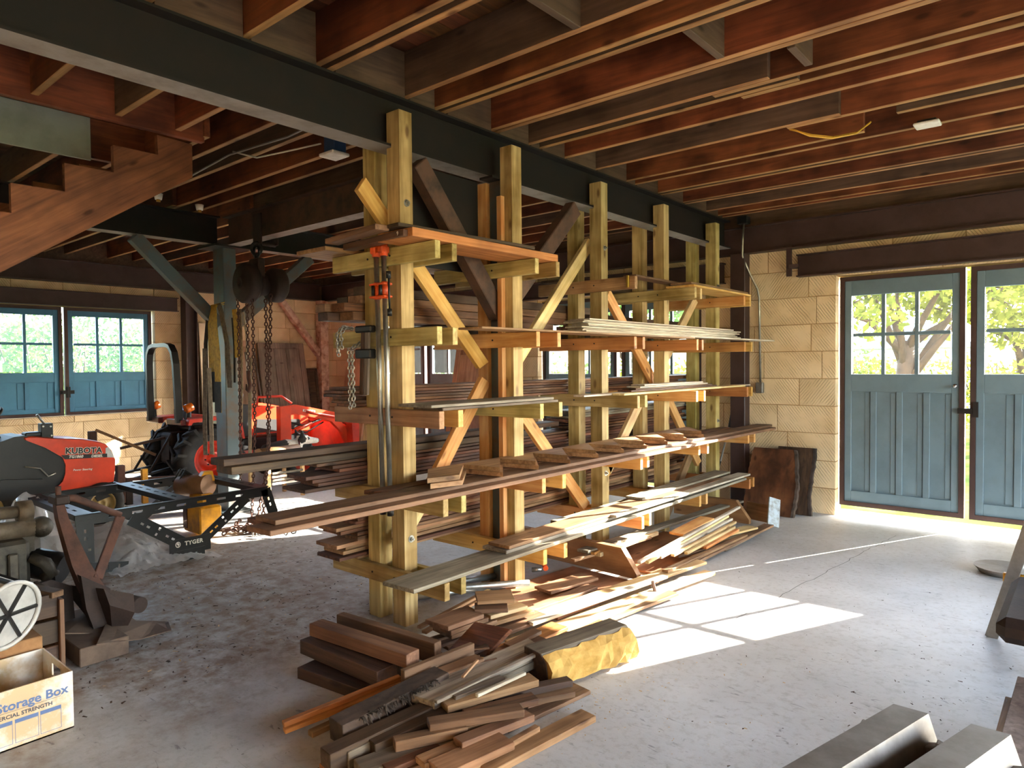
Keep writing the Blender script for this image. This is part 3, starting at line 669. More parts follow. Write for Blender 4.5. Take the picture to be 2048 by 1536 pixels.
MB().box((-.06,-.06,.30),(.10,-.035,.35)).box((.01,-.065,.25),(.05,-.03,.40)).cyl((-.04,-.061,.325),(-.04,-.075,.325),.015,n=10).build('latch','black_metal',w2_,local=True)
leaf('window_3',(XL-.085,-.85,wz),math.pi/2,1.17,1.51,.60,1.385,3,.10,.47,'window_blue','blue window shutter further along the left wall','window',glass='glass_dusty')
leaf('window_4',(XL-.085,.36,wz),math.pi/2,1.16,1.51,.60,1.385,3,.10,.47,'window_blue','second blue window shutter further along the left wall','window',glass='glass_dusty')
# conduit and switch box on the far wall
cd_ = empty('electrical_conduit',(-2.80,7.46,1.2),label='thin metal conduit bending down the far wall to a grey switch box',cat='conduit')
MB().tube([(-2.93,7.34,3.02),(-2.94,7.34,2.85),(-2.95,7.35,2.66),(-2.90,7.42,2.48),(-2.83,7.475,2.30),(-2.815,7.48,2.2),(-2.80,7.48,1.28)],.011,8).build('pipe','galv',cd_)
MB().box((-2.84,7.44,1.17),(-2.765,7.498,1.285),.006).build('switch_box','galv_dull',cd_)
MB().box((-2.99,7.30,3.0),(-2.88,7.40,3.08),.005).build('junction_box','black_metal',cd_)

# ---- outside: ground, shrubs, trees, a small house
gb = MB().add([(-90,-60,-.14),(90,-60,-.14),(90,120,-.14),(-90,120,-.14)],[(0,1,2,3)])
tag(gb.build('ground','grass',fix=False),'sunlit grass outside the doors','ground',kind='structure')
def leaves(mb, c, rad, n, size, rnd):
    for i in range(n):
        while True:
            p = Vector((rnd.uniform(-1,1),rnd.uniform(-1,1),rnd.uniform(-1,1)))
            if .25 < p.length < 1: break
        p = Vector((c[0]+p.x*rad[0], c[1]+p.y*rad[1], c[2]+p.z*rad[2]))
        if p.z < -.1: continue
        a = Vector((rnd.gauss(0,1),rnd.gauss(0,1),rnd.gauss(0,1))).normalized(); b = a.orthogonal().normalized(); s = size*rnd.uniform(.6,1.3)
        mb.add([p-a*s, p+b*s*.5, p+a*s, p-b*s*.5], [(0,1,2,3)])
def bush(name, x, y, h, r, mat, label, n=1600, size=.07, seed=1):
    rnd = random.Random(seed); root = empty(name,(x,y,-.14),label=label,cat='shrub',group='shrubs outside the building')
    f = MB()
    for k in range(7):
        a = rnd.uniform(0,6.28); q = r*rnd.uniform(.1,.6)
        leaves(f,(x+q*math.cos(a),y+q*math.sin(a),h*rnd.uniform(.35,.62)),(r*.6,r*.6,h*.4),n//7,size,rnd)
    f.build('foliage',mat,root,fix=False)
    s = MB()
    for k in range(5):
        a = rnd.uniform(0,6.28); s.tube([(x,y,-.14),(x+.3*r*math.cos(a),y+.3*r*math.sin(a),h*.4),(x+.55*r*math.cos(a),y+.55*r*math.sin(a),h*.8)],[.03,.02,.008],6)
    s.build('stem','trunk',root)
def tree(name, x, y, h, mat, label, seed, n=2600, size=.085, lean=0.0):
    rnd = random.Random(seed); root = empty(name,(x,y,-.14),label=label,cat='tree')
    tr = MB(); f = MB(); top = Vector((x+lean,y,h*.42))
    tr.tube([(x,y,-.14),(x+.02,y,.4),(x+lean*.5,y,h*.25),top],[.21,.16,.14,.12],10)
    for k in range(9):
        a = k*2.4+rnd.uniform(-.3,.3); L = h*rnd.uniform(.34,.5); el = rnd.uniform(.25,1.0)
        e = top+Vector((math.cos(a)*math.cos(el),math.sin(a)*math.cos(el),math.sin(el)))*L
        md = (top+e)/2+Vector((rnd.uniform(-.15,.15),rnd.uniform(-.15,.15),rnd.uniform(-.05,.2)))
        st = Vector((x+lean*.6,y,h*rnd.uniform(.24,.42)))
        tr.tube([st,(st+md)/2+Vector((0,0,.03)),md,e],[.07,.055,.035,.01],7)
        for q in range(3):
            m2 = md.lerp(e,rnd.uniform(.1,.9)); e2 = m2+Vector((rnd.uniform(-.7,.7),rnd.uniform(-.7,.7),rnd.uniform(-.35,.5))); tr.tube([m2,(m2+e2)/2,e2],[.02,.014,.005],5)
            leaves(f,e2,(.42,.42,.34),n//36,size,rnd)
        leaves(f,e,(.6,.6,.45),n//36,size,rnd)
    tr.build('trunk','trunk',root); f.build('foliage',mat,root,fix=False)
tree('tree',-2.55,13.2,4.4,'leaf_yellow','spreading yellow-green tree outside the left blue door leaf',3,lean=.1)
tree('tree',-1.0,15.5,4.2,'leaf_yellow','yellow-green tree outside the right blue door leaf',5)
tree('tree',-9.0,15.5,4.6,'leaf_green','green tree outside the doors behind the rack',8)
sd_ = [(-3.6,15.5,1.7,1.3,'leaf_yellow'),(-4.6,17.5,1.9,1.5,'leaf_green'),(-1.6,17.0,1.9,1.3,'leaf_yellow'),(-.6,13.6,1.6,1.1,'leaf_yellow'),(-7.0,14.0,1.7,1.4,'leaf_yellow'),
       (-9.5,15,1.8,1.6,'leaf_green'),(-12.5,15.5,2.0,1.8,'leaf_green'),(-16,16,2.0,1.9,'leaf_green'),(-5.6,19,2.1,1.7,'leaf_green'),
       (-15.2,4.2,2.9,1.5,'leaf_green'),(-15.6,6.4,2.8,1.6,'leaf_green'),(-15.0,2.3,2.4,1.4,'leaf_dark'),(-16.5,5.2,3.2,1.7,'leaf_dark'),(-17.5,7.6,3.1,1.8,'leaf_green'),(-16.2,3.3,2.9,1.5,'leaf_green'),(-15.5,.8,2.6,1.5,'leaf_green')]
where = ['just outside the left blue door leaf','beyond the tree outside the left door leaf','between the two door leaves, far','outside the right blue door leaf','outside the middle doors','outside the middle doors, further left','outside the corner doors','outside the far left corner','far beyond the middle doors',
         'outside the right window shutter','outside behind the corner column','outside the left window shutter','tall, behind the others outside the right window shutter','beyond the left wall near the corner','between the two window shutters outside','outside the windows beyond the picture edge']
for k, (x,y,h,r,m) in enumerate(sd_): bush('shrub',x,y,h,r,m,'leafy green shrub '+where[k],seed=20+k,n=2600 if x<-14 else 1500,size=.055 if x<-14 else .06)
hs_ = empty('small_house',(-4.4,25,-.14),label='small white house with pale roof beyond the trees',cat='house')
MB().box((-6.2,24,-.14),(-2.8,27,1.9)).build('wall','house_white',hs_)
MB().prism([(-6.5,23.7,1.9),(-2.5,23.7,1.9),(-4.5,23.7,2.9)],(0,3.6,0)).build('roof','house_roof',hs_)
ORD = ['lowest','second from below','third from below','fourth from below','fifth from below','sixth from below','seventh from below','eighth from below','ninth from below','tenth from below','eleventh from below','twelfth from below','thirteenth from below','fourteenth from below','fifteenth from below']
# ================================================================== the lumber rack
SY = [2.588, 3.49, 4.662, 5.703, 6.815]
AZ = [.235, .69, 1.16, 1.615, 2.075]
rack = empty('lumber_rack', (-3.18,4.7,0), label='two-sided timber lumber rack of posts, arms and diagonal braces under the beam', cat='rack')
XA, XB = -3.126, -3.018
for i, y in enumerate(SY):
    z0 = fz(y); d = .095
    if i == 1:
        plank('post',(-3.002,y+.05,z0),(-3.002,y+.05,2.95),.104,.10,'treated',up=(0,1,0),parent=rack)
        plank('post',(-3.226,y+.05,z0),(-3.226,y+.05,2.74),.088,.10,'pine',up=(0,1,0),parent=rack)
        plank('sister_board',(-3.034,y-.02,z0),(-3.034,y-.02,2.62),.040,.038,'pine',up=(0,1,0),parent=rack)
        continue
    Lp = 2.95-z0; mp_ = Matrix(((0,0,1,-3.072),(0,1,0,y+d/2),(-1,0,0,(2.95+z0)/2),(0,0,0,1)))   # local X runs down the post
    zz = lambda q: (2.95+z0)/2-q
    pb = MB().prism([(zz(z0),-d/2,-.054),(zz(2.749),-d/2,-.054),(zz(2.749),-d/2,-.015),(zz(2.776),-d/2,-.015),(zz(2.776),-d/2,-.054),(zz(2.95),-d/2,-.054),(zz(2.95),-d/2,.054),(zz(z0),-d/2,.054)],(0,d,0))
    po = bpy.data.objects.new('post', pb.mesh('post','treated')); COL.objects.link(po); place(po, mp_, rack)
    plank('post',(-3.296,y+d/2,z0),(-3.296,y+d/2,2.95),.108,d,'treated',up=(0,1,0),parent=rack)
amat = [['treated','pine','pine','pine','orange_fir'],['treated','pine','pine','pine','pine'],['cedar','treated','treated','pine','orange_fir'],
        ['treated','pine','orange_fir','orange_fir','orange_fir'],['treated','treated','cedar','treated','pine']]
ar = random.Random(3)
for r, z in enumerate(AZ):
    xe = [-2.652,-2.660,-2.678,-2.693,-2.70][r]
    for i, y in enumerate(SY):
        y0 = y if i != 1 else y-.04
        y1 = y+.095 if i != 1 else y+.128
        m1 = amat[r][i]; m2 = ar.choice((m1,'pine' if m1!='treated' else 'treated'))
        e1, e2 = xe+ar.uniform(-.012,.012), xe+ar.uniform(-.012,.012)
        xl = -3.63-(0.045 if r==0 else 0)
        zz = z+.048
        plank('arm',(xl+ar.uniform(0,.02),y0-.021,zz),(e1,y0-.021,zz),.039,.096,m1,parent=rack)
        if not (r == 4 and i == 2):
            plank('arm',(xl+ar.uniform(0,.03),y1+.021,zz),(e2,y1+.021,zz),.039,.096,m2,parent=rack)
BR = [((2.44,2.53),(3.44,1.50),'pine'),((3.46,1.40),(2.95,.74),'pine'),((4.75,2.50),(3.72,1.45),'pine_pale'),((3.80,1.20),(4.66,.34),'pine'),((5.0,2.10),(5.86,1.28),'pine'),
      ((6.68,2.16),(5.95,1.47),'pine_pale'),((5.52,1.13),(5.0,.60),'pine_pale'),((5.95,1.30),(6.75,.45),'pine'),((2.68,.44),(2.85,.63),'treated'),((6.55,.55),(6.0,-.02),'cedar'),((4.80,.40),(5.10,.72),'pine')]
for (a,b,m) in BR: plank('brace',(-3.185,a[0],a[1]),(-3.185,b[0],b[1]),.096,.038,m,up=(1,0,0),parent=rack,cut=.03)
for (y,z) in ((.0,.0),): pass
def bolt(p, ax, r=.017):
    p = Vector(p); ax = Vector(ax)
    return MB().cyl(p, p+ax*.003, r*1.25, n=14).cyl(p+ax*.003, p+ax*.016, r*.72, n=6, smooth=False).cyl(p+ax*.016, p+ax*.026, r*.36, n=8)
for i, z in ((0,.50),(0,2.43),(2,2.43),(2,.62),(4,2.30),(4,.9)):
    bolt((-3.018,SY[i]+.05,z),(1,0,0)).build('bolt','galv',rack)
for i in range(5):
    for r in range(5):
        b = MB()
        for x in (-3.26,-3.06): b.cyl((x,SY[i]-(.083 if i==1 else .043),AZ[r]+.05),(x,SY[i]-(.087 if i==1 else .047),AZ[r]+.05),.006,n=8)
        b.build('screw','steel_dark',rack)

# ---- boards lying on the rack, front side (towards the doors)
def brd(name, x, y0, y1, z, w, t, mat, label, cat='board', group=None, dx=0.0, cut=0.0, tilt=0.0, c=.0025):
    return plank(name,(x,y0,z+t/2),(x+dx,y1,z+t/2+tilt),w,t,mat,label=label,cat=cat,group=group,cut=cut,c=c)
z = AZ[0]+.097
brd('weathered_board',-2.775,2.33,6.74,z,.235,.022,'weathered','wide weathered board lying lowest on the bottom front shelf',cut=.02)
brd('beaded_board',-2.815,3.13,6.70,z+.0235,.20,.020,'weathered','dark-ended tongue-and-groove board, lower of two on bottom shelf',dx=.03)
brd('beaded_board',-2.805,3.16,6.30,z+.045,.175,.020,'cedar','dark-ended tongue-and-groove board on top of the bottom shelf pile')
brd('weathered_board',-2.945,3.52,6.66,z,.125,.022,'cedar','narrow weathered board beside the posts on the bottom front shelf')
brd('beaded_board',-2.94,3.95,6.55,z+.0235,.13,.020,'weathered','beaded board on the narrow one at the bottom shelf, post side',dx=.02)
brd('pale_board',-2.73,4.3,6.76,z+.045,.13,.018,'white_trim','pale thin board at the outer edge of the bottom shelf pile',dx=.035)
brd('pale_board',-2.87,4.9,6.64,z+.066,.16,.018,'weathered','short grey board on top of the bottom shelf pile near the wall')
z = AZ[1]+.097
brd('long_plank',-2.735,1.53,7.42,z,.175,.024,'brown_plank','long dark plank reaching nearest the camera on the second front shelf',dx=.04,cut=.02)
brd('long_plank',-2.90,1.61,7.10,z,.15,.024,'siding','long reddish plank beside it on the second front shelf',dx=-.005)
brd('long_plank',-2.80,1.60,7.46,z+.0255,.17,.022,'brown_plank','long upper plank on the second front shelf, far end past the rack',dx=.05)
brd('brown_board',-2.945,2.31,6.9,z+.0255,.11,.022,'siding','rough brown board with an angled end behind the pipe clamps',cut=.06)
zs = z+.050
def stringer(x0, y0, n, z, mat, label, ox, t=.026):
    pts = [(x0,y0+.02)]
    ty = 2.725; 
    pts = [(-3.00+ox,2.77),(-2.745+ox,2.53)]
    for k in range(n):
        yt = ty+.3425*k; pts += [(-2.695+ox*1.0,yt),(-2.962+ox,yt+.305)]
    ye = ty+.3425*(n-1)+.31
    pts += [(-3.00+ox,ye)]
    root = MB(); root.prism([(x,y,z) for x,y in pts],(0,0,t))
    # grain along the board: build in a frame whose X runs along world Y
    m = frame((-2.85,2.5,z),(-2.85,6.0,z)); inv = m.inverted(); v = [tuple(inv @ Vector(p)) for p in root.v]; root.v = v
    o = bpy.data.objects.new('stair_stringer', root.mesh('stair_stringer', mat)); COL.objects.link(o); place(o, m)
    return tag(o, label, 'stringer')
stringer(0,0,10,zs,'cedar','saw-tooth stair stringer, lower of two on the second shelf',.012)
stringer(0,0,10,zs+.028,'cedar','saw-tooth stair stringer lying on top of its twin',-.012)
z = AZ[2]+.097
brd('weathered_board',-2.80,2.58,3.62,z,.24,.016,'grey_timber','grey weathered board, lower of two on the short middle shelf',cut=.0)
brd('weathered_board',-2.82,2.50,3.58,z+.018,.27,.016,'weathered','grey weathered board, upper of two on the short middle shelf')
brd('pale_board',-2.95,4.24,7.30,z,.10,.014,'white_trim','long pale strip on the middle shelf reaching towards the switch box',dx=.06)
brd('pale_board',-2.83,4.6,7.0,z,.11,.016,'pine_pale','pale pine strip on the middle shelf in front of the long one')
for k in range(4): brd('siding_board',-2.93+.012*k,4.86+.05*k,6.5-.13*k,z+.017+.0145*k,.13,.013,'white_trim' if k>1 else 'siding_dark','thin board of the short stack with dark ends on the middle shelf, '+ORD[k],group='short stack on the middle shelf')
z = AZ[3]+.097
brd('thin_board',-2.80,2.92,5.55,z,.20,.013,'cedar','thin board with a dark near end on the fourth shelf',dx=.06)
brd('thin_board',-2.78,4.0,7.42,z+.0145,.13,.012,'white_trim','long pale strip on the fourth shelf reaching past the column',dx=.09)
for k in range(8): brd('trim_strip',-2.86+ar.uniform(-.015,.015),4.06+ar.uniform(-.05,.06),6.78+ar.uniform(-.15,.12),z+.027+.0115*k,.17+ar.uniform(-.03,.02),.0105,'white_trim','thin whitewashed strip in the bundle on the fourth shelf, '+ORD[k],group='whitewashed strips on the fourth shelf',dx=ar.uniform(0,.03))
z = AZ[4]+.097
plank('wide_plank',(-2.845,2.40,z+.024),(-2.845,3.66,z+.024),.285,.046,'orange_fir',label='thick orange-brown plank on the top shelf above the pipe clamps',cat='plank')
plank('brown_board',(-2.86,2.36,z+.062),(-2.80,3.42,z+.062),.20,.020,'dark_timber',label='dark board with a comb-like broken end on the top shelf',cat='board')
plank('brown_board',(-3.34,2.47,z+.02),(-2.74,2.41,z+.02),.075,.034,'brown_plank',label='short brown board laid across the top arm, marked 9 on its end',cat='board')
plank('brown_board',(-3.42,2.41,z+.055),(-2.86,2.33,z+.055),.085,.030,'brown_plank',label='short brown board lying on the marked one on the top shelf',cat='board')
plank('brown_board',(-3.72,2.62,z+.016),(-3.02,2.53,z+.016),.10,.03,'cedar',label='short pale brown board at the rear end of the top arms',cat='board',up=(0,0,1)) if False else None
brd('brown_board',-2.82,5.62,6.92,z,.27,.018,'pine','wide pine board on the top shelf at the far end')
brd('brown_board',-2.79,5.58,6.86,z+.02,.20,.018,'cedar','reddish board above the pine one on the far top shelf')
brd('brown_board',-2.93,4.95,6.7,z+.04,.12,.018,'brown_plank','narrow brown board topmost on the far top shelf')
plank('brown_board',(-3.45,4.55,z+.012),(-3.45,6.9,z+.012),.18,.022,'dark_timber',label='dark board on the rear top arms behind the far posts',cat='board')

# ---- boards on the rear arms
def rear_stack(row, n, t, y0, y1, mats, label, group, w=.235, x=-3.495, name='siding_board', zoff=0.0):
    z = AZ[row]+.097+zoff
    for k in range(n):
        m = ar.choice(mats); ww = w*ar.uniform(.78,1.0)
        tt = t*ar.uniform(.85,1.0)
        plank(name,(x+ar.uniform(-.012,.012),y0+ar.uniform(-.04,.14),z+tt/2),(x+ar.uniform(-.012,.012),y1+ar.uniform(-.35,.1),z+tt/2),ww,tt,m,label=label % ORD[k],cat='board',group=group)
        z += t+.0012
    return z
rear_stack(0,14,.0225,2.42,6.95,['siding','siding','siding_dark','cedar'],'rough brown siding board in the stack on the lowest rear shelf, %s','siding boards on the lowest rear shelf')
z1 = rear_stack(1,4,.0225,2.22,7.0,['siding_dark','siding'],'dark brown siding board at the bottom of the second rear shelf stack, %s','dark siding boards low on the second rear shelf')
rear_stack(1,3,.021,2.3,7.05,['siding','siding','siding_dark','weathered'],'thin brown siding board high in the second rear shelf stack, %s','thin siding boards on the second rear shelf',zoff=.096)
brd('thick_plank',-3.44,1.74,4.3,AZ[1]+.097+.165,.16,.04,'dark_timber','thick dark plank sticking far out of the rear shelf towards the camera')
brd('thick_plank',-3.47,1.72,4.6,AZ[1]+.097+.207,.14,.036,'dark_timber','upper dark plank sticking far out of the rear shelf towards the camera')
brd('pine_offcut',-3.40,2.30,2.62,AZ[1]+.097+.096,.05,.04,'pine','small yellow pine offcut between the dark rear planks') if False else None
rear_stack(1,7,.021,4.72,7.05,['siding','siding','siding_dark','weathered'],'thin siding board atop the far second rear shelf stack, %s','thin siding boards on the far half of the second rear shelf',zoff=.166)
rear_stack(2,6,.019,2.46,6.95,['siding','siding_dark'],'thin brown siding board in the stack on the middle rear shelf, %s','siding boards on the middle rear shelf')
rear_stack(3,2,.03,3.2,6.4,['brown_plank','dark_timber'],'brown plank on the fourth rear shelf behind the posts, %s','planks on the fourth rear shelf')

# ---- pipe clamps, bar clamp and chain at the near end
def pipe_clamp(x0, x1, label):
    y = 2.505
    root = empty('pipe_clamp',(x1,y,.66),label=label,cat='clamp')
    MB().tube([(x0,y,2.16),(x1,y,.69)],.0145,12).build('pipe','galv',root)
    a = Vector((x0,y,2.17)); 
    MB().box((x0-.022,y-.03,2.135),(x0+.022,y+.028,2.175),.006).cyl((x0,y,2.12),(x0,y,2.19),.024,n=14).build('fixed_head','clamp_orange',root)
    xm = x0+(x1-x0)*.17
    hd = MB().box((xm-.034,y-.034,1.955),(xm+.034,y+.030,1.968),.004).box((xm-.034,y-.034,1.885),(xm+.034,y+.030,1.898),.004).cyl((xm,y,1.88),(xm,y,1.975),.020,n=14)
    hd.build('sliding_head','clamp_orange',root)
    MB().cyl((xm,y-.03,1.90),(xm,y-.03,1.955),.010,n=10).build('clutch','black_metal',root)
    MB().cyl((x1,y,.655),(x1,y,.70),.019,n=12).build('end_cap','black_metal',root)
    return root
pipe_clamp(-3.132,-3.103,'steel pipe clamp with orange jaws, left of the pair on the rack')
p2 = pipe_clamp(-3.066,-3.038,'steel pipe clamp with orange jaws, right of the pair on the rack')
MB().tube([(-3.02,2.50,2.02),(-3.015,2.50,1.80)],.006,8).cyl((-3.02,2.50,2.03),(-3.02,2.50,1.99),.014,n=10).cyl((-3.015,2.50,1.82),(-3.015,2.50,1.78),.014,n=10).build('screw_handle','black_metal',p2)
bc = empty('bar_clamp',(-3.24,2.50,1.33),label='black-jawed clamp with a wooden bar hanging on the rack arm',cat='clamp')
plank('bar',(-3.262,2.49,1.335),(-3.235,2.49,1.70),.034,.018,'dark_timber',parent=bc,up=(0,1,0)); plank('bar',(-3.222,2.49,1.335),(-3.20,2.49,1.70),.034,.018,'grey_timber',parent=bc,up=(0,1,0))
MB().box((-3.30,2.47,1.695),(-3.15,2.515,1.735),.008).build('jaw','black_metal',bc); MB().box((-3.295,2.465,1.545),(-3.15,2.515,1.60),.008).build('jaw','black_metal',bc)
def chain(mb, path, link=.030, wire=.0042, wid=.012, n=10):
    P = [Vector(p) for p in path]; seg = [(P[i+1]-P[i]).length for i in range(len(P)-1)]; T = sum(seg); k = int(T/(link*.74)); 
    def at(d):
        for i, s in enumerate(seg):
            if d <= s or i == len(seg)-1: return P[i].lerp(P[i+1], min(1,d/max(s,1e-6))), (P[i+1]-P[i]).normalized()
            d -= s
    for i in range(k):
        c, t = at((i+.5)*T/k); a = t.orthogonal().normalized(); b = t.cross(a)
        if i % 2: a, b = b, a
        pts = []
        for j in range(n):
            an = 2*math.pi*j/n; pts.append(c+t*(link/2-wid*.3)*math.cos(an)*1.05+a*wid*.75*math.sin(an))
        mb.tube(pts, wire, 5, closed=True)
chn = empty('chain',(-3.38,2.46,1.25),label='bright galvanised chain draped over the left end of a rack arm',cat='chain')
for pth in ([(-3.44,2.455,1.58),(-3.425,2.44,1.70),(-3.40,2.47,1.735),(-3.375,2.52,1.72)],[(-3.425,2.45,1.56),(-3.41,2.435,1.69),(-3.385,2.46,1.735),(-3.36,2.51,1.725)],[(-3.40,2.455,1.60),(-3.385,2.44,1.70),(-3.365,2.47,1.73)],
            [(-3.345,2.66,1.70),(-3.34,2.46,1.60),(-3.335,2.46,1.25)],[(-3.32,2.66,1.70),(-3.315,2.465,1.60),(-3.31,2.465,1.30)],[(-3.33,2.47,1.60),(-3.325,2.48,1.262)]):
    ch = MB(); chain(ch, pth); ch.build('strand','galv',chn,fix=False)['kind'] = 'stuff'
# the mark on the board end
def text(body, size, mat, m, parent=None, name='lettering', ext=.0008, bold=0.0, shear=0.0, align='CENTER', spacing=1.0):
    cu = bpy.data.curves.new(name,'FONT'); cu.body = body; cu.size = size; cu.extrude = ext; cu.align_x = align; cu.align_y = 'CENTER'; cu.offset = bold; cu.shear = shear; cu.space_character = spacing
    cu.resolution_u = 3
    o = bpy.data.objects.new(name, cu); COL.objects.link(o)
    dg = bpy.context.evaluated_depsgraph_get(); me = bpy.data.meshes.new_from_object(o.evaluated_get(dg)); bpy.data.objects.remove(o)
    me.materials.clear(); me.materials.append(MAT[mat])
    o = bpy.data.objects.new(name, me); COL.objects.link(o); return place(o, m, parent)
bpy.context.view_layer.update()
_b9 = [o for o in bpy.data.objects if o.get('label','').endswith('marked 9 on its end')][0]
text('9',.03,'ink_white',PM[_b9] @ Matrix.Translation((.25,-.0378,0)) @ Matrix.Rotation(math.pi/2,4,'X'),_b9,'mark')

# base boards and sheets under the rack
def edge_board(name, p0, p1, h, t, ch, mat, label):
    m = frame(p0, p1); L = (Vector(p1)-Vector(p0)).length
    b = MB().prism([(-L/2,-t/2,0),(L/2,-t/2,0),(L/2,-t/2,h-ch*1.3),(L/2-ch,-t/2,h),(-L/2,-t/2,h)],(0,t,0))
    o = bpy.data.objects.new(name, b.mesh(name, mat)); COL.objects.link(o); place(o, m); return tag(o, label, 'board')
edge_board('base_board',(-3.52,4.27,fz(4.3)+.022),(-2.43,4.21,fz(4.3)+.022),.20,.05,.13,'ply','thick brown board on edge with a cut-off corner under the rack')
edge_board('base_board',(-3.3,6.46,fz(6.5)+.022),(-2.51,6.44,fz(6.5)+.022),.21,.05,.13,'ply','thick brown board on edge with a cut-off corner at the far rack end')
def sheet(x0,x1,y0,y1,z,t,mat,label,rz=0.0,name='plywood_sheet'):
    cx, cy = (x0+x1)/2,(y0+y1)/2; L=(y1-y0)/2; d=Vector((math.sin(rz),math.cos(rz),0))*L
    return plank(name,(cx-d.x,cy-d.y,fz(cy-L)+z+t/2),(cx+d.x,cy+d.y,fz(cy+L)+z+t/2),x1-x0,t,mat,label=label,cat='sheet')
sheet(-3.0,-2.38,3.25,4.16,.002,.018,'ply','brown plywood sheet on the floor below the middle of the rack',.06)
sheet(-2.98,-2.42,4.40,5.65,.002,.018,'ply','plywood sheet on the floor behind the chamfered base board',-.03)
